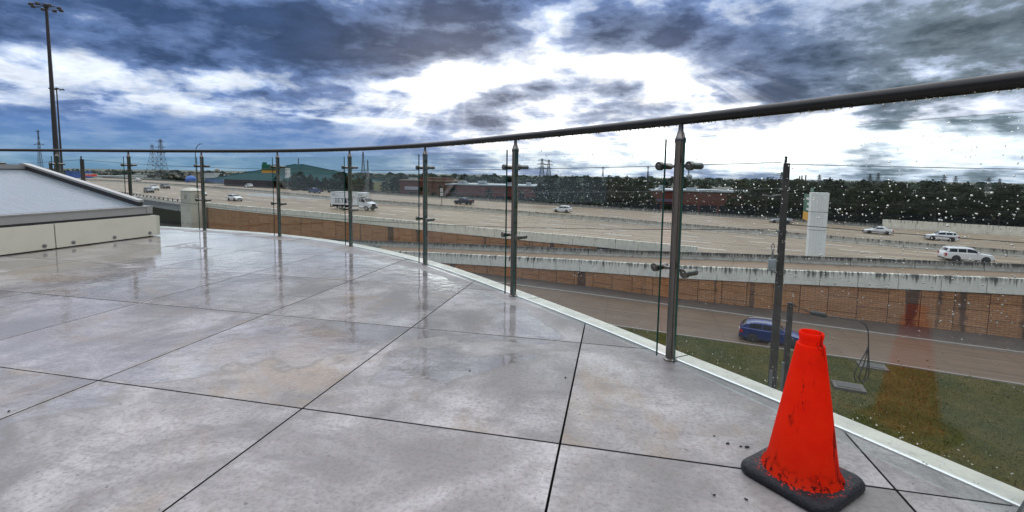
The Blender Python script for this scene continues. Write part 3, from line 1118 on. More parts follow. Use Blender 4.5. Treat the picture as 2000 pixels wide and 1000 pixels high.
mh = thing('manhole', 'square dark utility lid in a concrete frame set in the lawn', 'manhole', (21.7, 29.1, Z0 + .05), R(-25))
MB().box(-.85, .85, -.6, .6, 0, .16).build('frame', plain('lid_frame', (.075, .065, .055), .6, 0, 0, .3, 3), mh)
MB().box(-.62, .62, -.4, .4, .163, .19).build('lid', M_MANH, mh)
mh2 = copy_tree(mh)
mh2.location = (25.9, 32.6, Z0 - .02)
mh2['label'] = 'low concrete pad at the road edge under the hanging cable coil'

# ================================================================== roof deck
A_ = R(-12.33)
AX, BX = Vector((math.cos(A_), math.sin(A_), 0)), Vector((-math.sin(A_), math.cos(A_), 0))
O_ = Vector((-2.714, 1.098, 0))
T = .9144
POSTS = [(-9.25, 7.55), (-7.93, 7.29), (-6.80, 7.06), (-5.507, 6.79), (-4.241, 6.457), (-2.976, 5.993), (-1.808, 5.25), (-.791, 4.275), (.016, 3.198),
         (.737, 2.099), (1.36, .93), (1.86, -.30), (2.22, -1.58), (2.45, -2.9)]
CURVE = Path(POSTS, 10)
_inner = []
for i in range(len(CURVE.p)):
    p, t_ = CURVE.at(CURVE.s[i])
    nn = Vector((-t_.y, t_.x, 0))
    nn = nn if nn.y > 0 or nn.x > 0 else -nn
    off = interp(p.x, [.7, 1.3, 2.5], [.012, .06, .05])
    _inner.append(p + nn * off)
_outer = []
for i, p in enumerate(_inner):
    t_ = CURVE.at(CURVE.s[i])[1]
    nn = Vector((-t_.y, t_.x, 0))
    nn = nn if nn.y > 0 or nn.x > 0 else -nn
    _outer.append(p + nn * interp(p.x, [-9, -2, .7, 2.4], [.15, .145, .108, .105]))
EDGE = [Vector((-14, -5, 0)), Vector((2.6, -5, 0))] + [p.copy() for p in reversed(_inner)] + [Vector((-14, 8.4, 0))]


def clip(poly, edge):
    for i in range(len(edge)):
        a, b_ = edge[i], edge[(i + 1) % len(edge)]
        out = []
        for j in range(len(poly)):
            p, q_ = poly[j], poly[(j + 1) % len(poly)]
            sp_ = (b_.x - a.x) * (p.y - a.y) - (b_.y - a.y) * (p.x - a.x)
            sq = (b_.x - a.x) * (q_.y - a.y) - (b_.y - a.y) * (q_.x - a.x)
            if sp_ >= 0:
                out.append(p)
            if (sp_ >= 0) != (sq >= 0):
                out.append(p.lerp(q_, sp_ / (sp_ - sq)))
        poly = out
        if len(poly) < 3:
            return []
    return poly


deck = link('deck', None)
kind(deck, 'structure', 'curved roof terrace of large wet grey concrete look tiles')
EDGE_T = EDGE
full = None
JG = .0034
random.seed(11)
for i in range(-11, 8):
    for j in range(-6, 8):
        c_ = O_ + AX * (T * (i + .5)) + BX * (T * (j + .5))
        if c_.y < -3.2 or c_.x < -12.5:
            continue
        hw = T / 2 - JG
        cor = [c_ + AX * hw * sx_ + BX * hw * sy_ for sx_, sy_ in ((-1, -1), (1, -1), (1, 1), (-1, 1))]
        pc = clip(cor, EDGE_T)
        if not pc:
            continue
        loc = [((p - c_).dot(AX), (p - c_).dot(BX)) for p in pc]
        area = abs(sum(loc[k][0] * loc[k - 1][1] - loc[k - 1][0] * loc[k][1] for k in range(len(loc)))) / 2
        if area < .012:
            continue
        dz = random.uniform(-.0003, .0003)
        whole = area > .99 * (2 * hw) ** 2
        if whole and full:
            o = link('tile', full, deck)
        else:
            mb = MB()
            k = len(loc)
            # small arris on the top edge
            cx_, cy_ = sum(p[0] for p in loc) / k, sum(p[1] for p in loc) / k
            ins = []
            for p in loc:
                v_ = Vector((cx_ - p[0], cy_ - p[1])); l_ = v_.length
                ins.append((p[0] + v_.x / l_ * .0007, p[1] + v_.y / l_ * .0007))
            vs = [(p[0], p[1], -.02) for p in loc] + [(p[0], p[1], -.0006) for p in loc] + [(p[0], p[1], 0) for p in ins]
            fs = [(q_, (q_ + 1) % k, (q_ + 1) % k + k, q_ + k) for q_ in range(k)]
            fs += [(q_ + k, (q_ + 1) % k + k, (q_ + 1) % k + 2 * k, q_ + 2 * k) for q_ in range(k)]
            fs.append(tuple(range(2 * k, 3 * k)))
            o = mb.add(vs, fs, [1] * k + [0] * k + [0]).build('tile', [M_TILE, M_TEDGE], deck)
            if whole:
                full = o.data
        o.location = (c_.x, c_.y, dz)
        o.rotation_euler = (0, 0, A_)
# slab below the open joints, and the drum of the building under it
kind(MB().prism([(p.x, p.y) for p in EDGE], -.4, -.045).build('deck_slab', M_BLACK, deck), 'structure')
# coping strips outside the tiles, with the bright lip on the tile side
cp = link('coping', None)
kind(cp, 'structure', 'pale painted metal coping along the curved deck edge')
k0 = 0
seg = 9
while k0 < len(_inner) - 1:
    k1 = min(k0 + seg, len(_inner) - 1)
    mb = MB(); vs = []; fs = []
    for k in range(k0, k1 + 1):
        a, b_ = _inner[k].copy(), _outer[k].copy()
        if k == k0:
            dv = (_inner[k + 1] - _inner[k]).normalized() * .004; a += dv; b_ += dv
        if k == k1:
            dv = (_inner[k] - _inner[k - 1]).normalized() * .004; a -= dv; b_ -= dv
        w_ = (b_ - a)
        vs += [(a + w_ * .16).to_tuple()[:2] + (.004,), (a + w_ * .99).to_tuple()[:2] + (.0,), b_.to_tuple()[:2] + (-.006,), b_.to_tuple()[:2] + (-.35,)]
    m_ = k1 - k0
    for k in range(m_):
        for j in range(3):
            a = k * 4 + j
            fs.append((a, a + 4, a + 5, a + 1))
    mb.add(vs, fs)
    mb.build('coping_panel', M_COPING, cp, 40)
    k0 = k1
mb = MB(); vs = []; fs = []
for k in range(len(_inner)):
    a, b_ = _inner[k], _outer[k]
    w_ = (b_ - a)
    for o_, h_ in ((.02, -.03), (.02, .004), (.055, .0055), (.13, .0055), (.16, .003)):
        q_ = a + w_ * o_
        vs.append((q_.x, q_.y, h_))
for k in range(len(_inner) - 1):
    for j in range(4):
        a = k * 5 + j
        fs.append((a, a + 5, a + 6, a + 1))
mb.add(vs, fs).build('edge_trim', M_EDGE, cp)
fac = thing('building_facade', 'curved grey building wall under the deck edge', 'building')
mb = MB()
o2 = [p * 1 for p in _outer]
vs = []; fs = []
for p in o2:
    vs += [(p.x - .03, p.y - .03, -.34), (p.x - .03, p.y - .03, Z0 - .2)]
for k in range(len(o2) - 1):
    fs.append((2 * k, 2 * k + 1, 2 * k + 3, 2 * k + 2))
mb.add(vs, fs).build('wall', plain('facade_panel', (.42, .41, .38), .6, 0, 0, .1, 1), fac)

# ---- railing
rl = thing('glass_railing', 'curved glass railing with dark round handrail and steel posts along the deck edge', 'railing')
mb = MB()
fine_curve = [CURVE.at(CURVE.L * i / 150)[0] for i in range(151)]
mb.tube([(p.x, p.y, 1.087) for p in fine_curve], .0215, 14)
hr = mb.build('handrail', M_RAIL, rl, 60)
random.seed(5)
mb = MB()
for i in range(900):
    d_ = random.uniform(CURVE.L * .3, CURVE.L * .92)
    p, t_ = CURVE.at(d_)
    r_ = random.uniform(.0016, .0038)
    a = random.gauss(0, .28)
    nn = Vector((-t_.y, t_.x, 0))
    c_ = Vector((p.x, p.y, 1.087)) + nn * math.sin(a) * .0225 + Vector((0, 0, -math.cos(a) * .0225))
    mb.lathe([(.0002, r_ * .6), (r_ * .85, r_ * .3), (r_, -.2 * r_), (r_ * .7, -.9 * r_), (.0002, -1.3 * r_)], 6, c_)
kind(mb.build('water_drops', M_DROP, hr, 60), 'stuff')
PD = [CURVE.at_x(p[0]) if False else None for p in POSTS]
pst_s = [CURVE.s[i * 10] for i in range(len(POSTS))]


def post_mesh():
    mb = MB()
    mb.lathe([(.030, 0), (.030, .006), (.022, .010), (.0215, .02), (.0215, .985), (.0245, .990), (.0245, 1.003), (.020, 1.014), (.0115, 1.040), (.0105, 1.07)], 20, close=True)
    return mb.mesh('post', M_STEEL, 35)


PMESH = post_mesh()


def clamp_mesh(upper):
    mb = MB()
    mb.tube([(-.082, .012, 0), (0, .012, 0), (.082, .012, 0)], .0075, 10)
    for sx_ in (-.082, .082):
        mb.tube([(sx_, .046, 0), (sx_, .040, 0), (sx_, .012, 0), (sx_, -.018, 0)], [.011, .0145, .0145, .0145], 14)
        mb.tube([(sx_, -.021, 0), (sx_, -.022, 0), (sx_, -.039, 0), (sx_, -.042, 0)], [.010, .020, .020, .0185], 16)
        mb.tube([(sx_, -.042, 0), (sx_, -.0435, 0)], [.008, .006], 8)
    return mb.mesh('clamp', M_STEEL, 35)


CMESH = clamp_mesh(True)
random.seed(21)
for i, (px_, py_) in enumerate(POSTS):
    _, t_ = CURVE.at(pst_s[i])
    p2, t2 = CURVE.at(max(pst_s[i] - .02, 0))
    tt = (t_ + t2).normalized()
    rz = math.atan2(tt.y, tt.x)
    # local x runs along the rail to the right, local -y points at the deck
    o = link('post', PMESH, rl, (px_, py_, 0), rz)
    for h_ in (.885, .42):
        link('clamp', CMESH, o, (0, 0, h_), 0)
for i in range(len(POSTS) - 1):
    a, b_ = Vector((*POSTS[i], 0)), Vector((*POSTS[i + 1], 0))
    t_ = (b_ - a); L_ = t_.length; t_.normalize()
    rz = math.atan2(t_.y, t_.x)
    mid = (a + b_) / 2
    hw = L_ / 2 - .052
    mb = MB()
    yb, yf = -.025, -.037
    mb.hexa([(-hw, yf, .009), (hw, yf, .009), (hw, yb, .009), (-hw, yb, .009), (-hw, yf, 1.004), (hw, yf, 1.004), (hw, yb, 1.004), (-hw, yb, 1.004)])
    mb.mi = [0, 1, 0, 1, 0, 1]
    gp = mb.build('glass_pane', [M_GLASS, M_GEDGE], rl, None, (mid.x, mid.y, 0), rz)
    cnt = {7: 420, 8: 1700, 9: 1700, 10: 300, 6: 200, 5: 90}.get(i, 12)
    mb = MB()
    for k in range(cnt):
        while True:
            xx = random.uniform(-hw + .01, hw - .01); zz_ = random.uniform(.05, .995)
            w_ = .35 + .65 * math.exp(-((zz_ - .68) / .22) ** 2)
            if random.random() < w_:
                break
        r_ = min(random.lognormvariate(-6.52, .36), .0032)
        st_ = random.uniform(1., 1.35)
        base = Vector((xx, yb - .00015, zz_))
        vs = []
        for (rr, dep) in ((1., 0.), (.82, .5), (.4, .82)):
            for q_ in range(7):
                an = 2 * PI * q_ / 7
                vs.append(base + Vector((rr * r_ * math.cos(an), dep * r_ * .8, rr * r_ * st_ * math.sin(an))))
        vs.append(base + Vector((0, r_ * .72, 0)))
        fs = [(a1 * 7 + q_, a1 * 7 + (q_ + 1) % 7, (a1 + 1) * 7 + (q_ + 1) % 7, (a1 + 1) * 7 + q_) for a1 in range(2) for q_ in range(7)]
        fs += [(14 + q_, 14 + (q_ + 1) % 7, 21) for q_ in range(7)]
        fs.append(tuple(range(6, -1, -1)))
        mb.add(vs, fs)
    kind(mb.build('rain_drops', M_DROP, gp, 70), 'stuff')

# ---- skylight at the left
sk = thing('skylight', 'sloped glass skylight on a cream panelled kerb at the left of the deck', 'skylight', O_, A_)
FA, FB = -2.70, 4.28       # face line and far end in the tile frame
RID = 1.90
NB = 1.96
jb = [FB, 3.18, 2.08]
for hi_, lo in zip(jb[:-1], jb[1:]):
    pn = MB()
    pn.hexa([(FA - .05, lo + .006, .012), (FA, lo + .006, .012), (FA, hi_ - .006, .012), (FA - .05, hi_ - .006, .012),
             (FA - .05, lo + .006, .262), (FA - .006, lo + .006, .262), (FA - .006, hi_ - .006, .262), (FA - .05, hi_ - .006, .262)])
    po = pn.build('clad_panel', M_CLAD, sk)
    for bx in (.10, .52, .94):
        yb_ = hi_ - bx
        MB().tube([(FA - .002, yb_, .05), (FA + .006, yb_, .05), (FA + .011, yb_, .05)], [.019, .019, .012], 12).build('bolt', M_GALV, po, 40)
MB().box(FA - 2 * RID, FA - .012, FB, FB + .045, .012, .25).build('end_panel', plain('end_cladding', (.56, .56, .46), .5, 0, 0, .1, 6), sk)
MB().box(FA - 2 * RID + .02, FA - .052, NB + .116, FB - .02, -.01, .255).build('kerb_core', M_BLACK, sk)
MB().box(FA - .3, FA - .03, NB, FB - .055, .264, .285).build('gasket', M_TRIM, sk)
fr = MB()
fr.box(FA - .16, FA - .035, NB, FB - .03, .286, .366)
fr.box(FA - .17, FA - .026, NB, FB - .02, .367, .379)
fr.box(FA - .16, FA - .03, FB - .10, FB - .025, .2865, .3795)
fr.build('gutter_frame', M_ALU, sk)
RISE = .435
for sd_ in (1, -1):
    xe = FA - .10 if sd_ == 1 else FA - 2 * RID + .10
    xr = FA - RID - .0
    MB().hexa([(xr, NB, .36 + RISE), (xe, NB, .372), (xe, FB - .12, .372), (xr, FB - .12, .36 + RISE),
               (xr, NB, .372 + RISE), (xe, NB, .382), (xe, FB - .12, .382), (xr, FB - .12, .372 + RISE)] if sd_ == 1 else
              [(xe, NB, .372), (xr, NB, .36 + RISE), (xr, FB - .12, .36 + RISE), (xe, FB - .12, .372),
               (xe, NB, .382), (xr, NB, .372 + RISE), (xr, FB - .12, .372 + RISE), (xe, FB - .12, .382)]).build('glass_panel', M_SKYGLASS, sk)
    # end rafter stands above the glass: dark inner face, pale cap
    v0, v1 = Vector((xe + .02 * sd_, 0, .378)), Vector((xr, 0, .372 + RISE))
    for (y0_, y1_, h0, h1, m_) in ((FB - .155, FB - .105, -.03, .050, M_TRIM), (FB - .16, FB - .09, .0505, .076, M_ALU)):
        ax_, bx_ = (v1, v0) if sd_ == 1 else (v0, v1)
        MB().hexa([(ax_.x, y0_, ax_.z + h0), (bx_.x, y0_, bx_.z + h0), (bx_.x, y1_, bx_.z + h0), (ax_.x, y1_, ax_.z + h0),
                   (ax_.x, y0_, ax_.z + h1), (bx_.x, y0_, bx_.z + h1), (bx_.x, y1_, bx_.z + h1), (ax_.x, y1_, ax_.z + h1)]).build('rafter', m_, sk)
MB().box(FA - RID - .04, FA - RID + .04, NB, FB - .10, .374 + RISE, .374 + RISE + .055).build('ridge_cap', M_ALU, sk)
gb = MB()
gb.add([(FA - 2 * RID + .1, FB - .075, .37), (FA - .1, FB - .075, .37), (FA - RID, FB - .075, .37 + RISE)], [(0, 1, 2)])
gb.build('gable_panel', M_ALU, sk)
MB().add([(FA - 2 * RID + .1, NB + .01, .37), (FA - .1, NB + .01, .37), (FA - RID, NB + .01, .37 + RISE)], [(0, 1, 2)]).build('gable_panel', M_ALU, sk)
MB().box(FA - 2 * RID, FA - .012, NB + .07, NB + .115, .012, .25).build('end_panel', M_CLAD, sk)

# ---- traffic cone
cn = thing('traffic_cone', 'scuffed red orange traffic cone on a black rubber base at the railing', 'traffic cone', (.818, 1.247, 0), R(32))
mb = MB()


def rrect(hw_, hd, r_, k=6):
    pts = []
    for cx_, cy_, a0 in ((hw_ - r_, hd - r_, 0), (-hw_ + r_, hd - r_, 90), (-hw_ + r_, -hd + r_, 180), (hw_ - r_, -hd + r_, 270)):
        for i in range(k + 1):
            a = R(a0 + 90 * i / k)
            pts.append((cx_ + r_ * math.cos(a), cy_ + r_ * math.sin(a)))
    return pts


rings = [(-.012, .0), (-.002, .003), (.0, .010), (-.001, .019), (-.006, .026), (-.014, .029), (-.03, .0305)]
vs = []; k = 28
for ins, h_ in rings:
    for p in rrect(.121 + ins, .121 + ins, .040 + ins):
        vs.append((p[0], p[1], h_))
nr = len(rings)
fs = [(i * k + j, i * k + (j + 1) % k, (i + 1) * k + (j + 1) % k, (i + 1) * k + j) for i in range(nr - 1) for j in range(k)]
fs += [tuple(range(k - 1, -1, -1)), tuple((nr - 1) * k + j for j in range(k))]
mb.add(vs, fs).build('base', M_CBASE, cn, 60)
mb = MB()
mb.lathe([(.100, .0305), (.0965, .036), (.091, .046), (.0855, .060), (.0345, .385), (.0335, .390), (.0285, .392), (.0275, .398), (.0285, .408),
          (.0298, .415), (.0298, .421), (.0285, .4235), (.0262, .4235), (.0245, .420), (.024, .40), (.026, .38), (.031, .36), (.05, .22)], 48)
mb.build('body', M_CONE, cn, 50)
# rubber crumbs by the cone
random.seed(9)
M_CRUMB = plain('rubber_crumb', (.018, .018, .018), .8)


def crumb(u, v, sz, label):
    r = RGT * ((u - 1000) / 920) + UPV * ((422 - v) / 920) + FWD
    p = EYE + r * (-EYE.z / r.z)
    mb = MB()
    for _ in range(3):
        c_ = (random.uniform(-1, 1) * sz, random.uniform(-.6, .6) * sz, sz * .45)
        mb.lathe([(.0001, -sz * .45), (sz * .7, -.1 * sz), (sz * random.uniform(.5, .8), sz * .3), (.0001, sz * .55)], 6, c_)
    tag(mb.build('rubber_crumb', M_CRUMB, None, None, (p.x, p.y, .0005)), label, 'debris', 'black crumbs on the tiles')


crumb(1394, 852, .0035, 'small black crumb on the tile, furthest of four from the cone')
crumb(1421, 867, .005, 'black crumb on the tile, second from the cone row start')
crumb(1447, 873, .0035, 'tiny black crumb just left of the flat crumb beside the cone')
crumb(1458, 874, .006, 'long flat black crumb on the tile nearest the cone base')
crumb(1393, 967, .004, 'black crumb on the front tile below the cone base')
crumb(1458, 976, .004, 'black crumb at the front edge under the cone base')
crumb(17, 804, .004, 'black crumb on the tile at the far left of the deck')
crumb(1103, 738, .004, 'black crumb beside the joint in the middle tile')
crumb(917, 725, .004, 'black crumb in the puddle of the middle tile')
# block at the lower right corner
ft = thing('rubber_block', 'black rubber block with worn grey top and red trim in the railing corner', 'block', (1.345, 1.075, 0), R(28))
MB().hexa([(-.085, -.06, .002), (.09, -.06, .002), (.09, .065, .002), (-.085, .065, .002),
           (-.02, -.05, .062), (.085, -.05, .075), (.085, .055, .075), (-.02, .055, .062)]).build('body', M_RUBBER, ft)
MB().hexa([(-.080, -.050, .0095), (-.028, -.045, .0565), (-.028, .050, .0565), (-.080, .055, .0095),
           (-.084, -.050, .0125), (-.032, -.045, .0600), (-.032, .050, .0600), (-.084, .055, .0125)]).build('worn_face', plain('worn_rubber', (.12, .12, .12), .6, 0, 0, .4, 40), ft)
MB().box(-.05, .085, -.066, -.0605, .008, .022).build('trim', M_REDC, ft)


# ================================================================== vehicles
def car_profile(kind_):
    if kind_ == 'sedan':
        return dict(L=4.75, W=1.83, H=1.45, zb=.20, r=.325, wb=(.86, 3.66), pts=[(0, .58, 0), (.10, .70, 0), (.5, .80, 0), (1.25, .93, 0), (1.55, .97, .10), (2.25, .98, .48), (2.75, .98, .50), (3.35, .98, .46), (4.05, 1.0, .12), (4.3, 1.0, 0.02), (4.65, .95, 0), (4.75, .75, 0)], cab=(1.45, 2.3, 3.3, 4.15))
    if kind_ == 'hatch':
        return dict(L=4.45, W=1.83, H=1.55, zb=.22, r=.335, wb=(.86, 3.5), pts=[(0, .58, 0), (.10, .74, 0), (.5, .86, 0), (1.1, .98, 0), (1.35, 1.0, .10), (2.05, 1.02, .50), (2.6, 1.04, .52), (3.4, 1.06, .47), (4.0, 1.08, .30), (4.3, 1.06, .06), (4.4, .95, 0), (4.45, .7, 0)], cab=(1.3, 2.1, 3.85, 4.3))
    if kind_ == 'suv':
        return dict(L=4.65, W=1.87, H=1.68, zb=.25, r=.36, wb=(.9, 3.6), pts=[(0, .60, 0), (.08, .82, 0), (.45, .95, 0), (1.1, 1.05, 0), (1.3, 1.07, .08), (1.95, 1.08, .54), (2.5, 1.08, .60), (3.6, 1.10, .55), (4.1, 1.12, .47), (4.45, 1.10, .10), (4.58, 1.0, 0), (4.65, .7, 0)], cab=(1.25, 2.0, 4.05, 4.47))
    if kind_ == 'bigsuv':
        return dict(L=5.3, W=2.03, H=1.90, zb=.30, r=.41, wb=(.98, 4.05), pts=[(0, .65, 0), (.07, .95, 0), (.35, 1.08, 0), (1.3, 1.18, 0), (1.5, 1.2, .08), (2.15, 1.21, .60), (2.7, 1.22, .67), (4.3, 1.22, .65), (4.85, 1.22, .60), (5.12, 1.2, .12), (5.24, 1.1, 0), (5.3, .75, 0)], cab=(1.45, 2.2, 4.8, 5.14))
    if kind_ == 'pickup':
        return dict(L=5.7, W=1.98, H=1.86, zb=.32, r=.40, wb=(.98, 4.4), pts=[(0, .65, 0), (.07, .98, 0), (.35, 1.08, 0), (1.3, 1.16, 0), (1.5, 1.18, .08), (2.15, 1.19, .60), (2.6, 1.19, .66), (3.3, 1.19, .64), (3.72, 1.2, .5), (3.80, 1.2, .0), (5.6, 1.2, 0), (5.7, .8, 0)], cab=(1.45, 2.2, 3.45, 3.74))


def make_car(name, label, cat, kd, paint, pos, heading, group='vehicles on the roads', rim=None, rack=False, scale=1.):
    pr = car_profile(kd)
    L_, W_, H_ = pr['L'], pr['W'], pr['H']
    root = thing(name, label, cat, pos, heading, group)
    root.scale = (scale,) * 3
    hw = W_ / 2
    pts = pr['pts']
    xs = [p[0] for p in pts]; be = [p[1] for p in pts]; gh = [p[2] for p in pts]
    N_ = 44

    def sect(x_):
        zb_ = pr['zb'] + .10 * max(0, 1 - x_ / .5) + .10 * max(0, 1 - (L_ - x_) / .5)
        e = min(x_, L_ - x_)
        w_ = hw * (1 - .16 * max(0, 1 - e / .55) ** 2)
        zbelt = interp(x_, xs, be); g_ = interp(x_, xs, gh)
        gw = w_ * (.93 - .16 * min(g_ / .55, 1.))
        cr = .035 if g_ < .02 else .0
        zr = zbelt + max(g_, .02)
        return [(0, zb_), (w_ * .86, zb_), (w_ * .985, zb_ + .12), (w_, zb_ + .55 * (zbelt - zb_)), (w_ * .975, zbelt - .03), (w_ * .925, zbelt),
                (gw * .5 + w_ * .925 * .5 if g_ > .03 else w_ * .85, zbelt + .5 * g_ if g_ > .03 else zbelt + .012),
                (gw if g_ > .03 else w_ * .7, zbelt + g_ * .92 if g_ > .03 else zbelt + .02 + cr * .3),
                (gw * .8 if g_ > .03 else w_ * .4, zr + (.012 if g_ > .03 else cr * .7)), (0, zr + (.03 if g_ > .03 else cr))]
    # local frame: +x forward, so x = L/2 - s
    sts = sorted(set([L_ * i / N_ for i in range(N_ + 1)] + xs))
    vs = []; K = 10
    for s_ in sts:
        sec = sect(s_)
        full_ = [(y_, z_) for y_, z_ in sec] + [(-y_, z_) for y_, z_ in reversed(sec[1:-1])]
        vs += [(L_ / 2 - s_, y_, z_) for y_, z_ in full_]
    kk = 2 * K - 2
    fs = [(i * kk + j, i * kk + (j + 1) % kk, (i + 1) * kk + (j + 1) % kk, (i + 1) * kk + j) for i in range(len(sts) - 1) for j in range(kk)]
    fs += [tuple(range(kk)), tuple((len(sts) - 1) * kk + j for j in range(kk - 1, -1, -1))]
    body = MB().add(vs, fs).build('body', paint, root, 32)
    c0, c1, c2, c3 = pr['cab']

    def sidept(s_, f, sg, out=.010):
        sec = sect(s_)
        a, b_ = sec[5], sec[7]
        return (L_ / 2 - s_, sg * (a[0] + (b_[0] - a[0]) * f + out), a[1] + (b_[1] - a[1]) * f)

    def top(s_, f, out=.012):
        sec = sect(s_)
        pl = [sec[9], sec[8], sec[7]]
        t = abs(f) * 2
        i_ = min(int(t), 1); t -= i_
        y_ = pl[i_][0] + (pl[i_ + 1][0] - pl[i_][0]) * t; z_ = pl[i_][1] + (pl[i_ + 1][1] - pl[i_][1]) * t
        return (L_ / 2 - s_, math.copysign(y_, f), z_ + out)
    # side windows: one per door
    wins = [(c0 + .38, c1 + .72), (c1 + .80, min(c1 + 1.65, c2 - .1))]
    if c2 - (c1 + 1.65) > .35:
        wins.append((c1 + 1.74, c2 + .08))
    for sg in (1, -1):
        for (a, b_) in wins:
            m_ = 5; vs = []
            for i in range(m_ + 1):
                s_ = a + (b_ - a) * i / m_
                vs += [sidept(s_, .12, sg), sidept(s_, .86, sg)]
            MB().add(vs, [(2 * i, 2 * i + 1, 2 * i + 3, 2 * i + 2) for i in range(m_)]).build('side_window', M_CARGL, root, 40)
    for (a, b_, nm) in ((c0 + .1, c1 - .08, 'windscreen'), (c2 + .1, c3 - .05, 'rear_window')):
        m_ = 4; vs = []; fr_ = (-.92, -.5, 0, .5, .92)
        for i in range(m_ + 1):
            s_ = a + (b_ - a) * i / m_
            vs += [top(s_, f_) for f_ in fr_]
        MB().add(vs, [(i * 5 + j, i * 5 + j + 1, i * 5 + j + 6, i * 5 + j + 5) for i in range(m_) for j in range(4)]).build(nm, M_CARGL, root, 40)
    # wheels
    rr = pr['r']
    for wx in pr['wb']:
        for sg in (1, -1):
            MB().tube([(0, sg * (hw - .12), 0), (0, sg * (hw + .004), 0)], rr * 1.17, 22).build('wheel_arch', M_TRIM, root, 40, (L_ / 2 - wx, 0, rr + .02))
            MB().tube([(0, sg * (hw - .2), 0), (0, sg * (hw - .0), 0), (0, sg * (hw + .018), 0)], [rr, rr, rr * .93], 22).build('wheel', M_TYRE, root, 40, (L_ / 2 - wx, 0, rr))
            w_ = root.children[-1]
            mb = MB()
            mb.tube([(0, sg * (hw + .012), 0), (0, sg * (hw + .024), 0)], [rr * .66, rr * .60], 18)
            mb.build('rim', rim or M_RIM, w_, 40)
    fz = be[1]
    for sg in (1, -1):
        MB().obox((L_ / 2 - .16, sg * (hw * .74), fz - .10), (.13, sg * -.05, -.0), (.0, .17, 0), (0, 0, .065)).build('headlight', M_LAMPW, root)
        MB().obox((-L_ / 2 + .13, sg * (hw * .80), be[-2] - .16), (.12, 0, 0), (0, .16, 0), (0, 0, .10 if kd != 'bigsuv' else .2)).build('tail_light', M_LAMPR, root)
        s_ = c0 + .42
        sec = sect(s_)
        MB().obox((L_ / 2 - s_, sg * (sec[5][0] + .12), sec[5][1] + .08), (.06, 0, 0), (0, .10, 0), (0, 0, .07)).build('mirror', paint, root)
    MB().box(L_ / 2 - .12, L_ / 2 + .012, -hw * .5, hw * .5, fz - .26, fz - .07).build('grille', M_TRIM, root)
    MB().box(L_ / 2 - .2, L_ / 2 + .03, -hw * .78, hw * .78, pr['zb'] + .02, pr['zb'] + .17).build('front_bumper', M_TRIM, root)
    MB().box(-L_ / 2 - .03, -L_ / 2 + .2, -hw * .78, hw * .78, pr['zb'] + .04, pr['zb'] + .20).build('rear_bumper', M_TRIM, root)
    MB().box(-L_ / 2 - .02, -L_ / 2 + .02, -.26, .26, .66, .79).build('number_plate', M_SWHITE, root)
    if kd in ('suv', 'bigsuv') or rack:
        for sg in (1, -1):
            ps = []
            for i in range(7):
                s_ = c1 + .1 + (c2 - c1 - .2) * i / 6
                sec = sect(s_)
                ps.append((L_ / 2 - s_, sg * sec[8][0] * 1.02, sec[8][1] + .055))
            MB().tube(ps, .022, 6).build('roof_rail', M_CHROME if not rack else M_RIM, root)
    if kd == 'pickup':
        MB().box(-L_ / 2 + .12, -L_ / 2 + 1.85, -hw * .80, hw * .80, 1.16, 1.245).build('bed_liner', M_TRIM, root)
        for sg in (1, -1):
            MB().box(-L_ / 2 + .05, -L_ / 2 + 1.9, sg * hw * .88 - .05, sg * hw * .88 + .05, 1.17, 1.29).build('bed_side', paint, root)
        MB().box(-L_ / 2 + .03, -L_ / 2 + .10, -hw * .9, hw * .9, 1.0, 1.29).build('tailgate', paint, root)
    return root


def paint(name, col, metal=.0):
    return plain(name, col, .28, metal, .6, .04, 2)


P_WHITE = paint('white_paint', (.74, .75, .77))
P_SILVER = paint('silver_paint', (.40, .43, .46), .5)
P_NAVY = paint('navy_paint', (.012, .022, .045))
P_BLACK = paint('black_paint', (.016, .018, .022))
P_BLUE = paint('blue_paint', (.006, .024, .15), .2)
P_BLUE2 = paint('dull_blue_paint', (.010, .040, .15))
P_DGREY = paint('dark_grey_paint', (.05, .058, .07), .3)


def road_heading(P, x_, fwd=1):
    _, t_ = P.at(P.at_x(x_))
    a = math.atan2(t_.y, t_.x)
    return a if fwd > 0 else a + PI


def on_road(name, label, cat, kd, pnt, xy, P, fwd, **k):
    z_ = zm(*xy) + .005
    return make_car(name, label, cat, kd, pnt, (xy[0], xy[1], z_), road_heading(P, xy[0], fwd), **k)


on_road('suv', 'large white sport utility vehicle driving right on the near carriageway behind the barrier', 'car', 'bigsuv', P_WHITE, (60.6, 62.2), PN, 1)
on_road('sedan', 'white saloon car driving left on the far carriageway, right of the sign column', 'car', 'sedan', P_WHITE, (72.6, 92.9), PF, -1)
on_road('suv', 'white compact crossover driving left on the far carriageway at the far right', 'car', 'suv', P_WHITE, (78.2, 85.2), PF, -1)
on_road('hatchback', 'white hatchback on the far carriageway in front of the dark trees', 'car', 'suv', P_WHITE, (12.6, 117.2), PF, -1)
on_road('pickup_truck', 'dark navy pickup truck on the far carriageway before the red brick building', 'pickup truck', 'pickup', P_NAVY, (-13.6, 132.6), PF, -1)
on_road('sedan', 'silver saloon car on the far carriageway half hidden by the timber pole', 'car', 'sedan', P_SILVER, (62.6, 109.), PF, -1)
on_road('suv', 'white crossover driving right on the near carriageway left of the box truck', 'car', 'suv', P_WHITE, (-72.3, 122.6), PN, 1)
on_road('suv', 'white crossover far off on the far carriageway near the green roof', 'car', 'suv', P_WHITE, (-114.7, 205.), PF, -1)
on_road('suv', 'dark blue grey crossover nearest in the group of three at the left', 'car', 'suv', P_DGREY, (-115., 149.), PN, 1)
on_road('suv', 'black large sport utility vehicle, farthest of the group of three at the left', 'car', 'bigsuv', P_BLACK, (-133.2, 180.8), PN, 1)
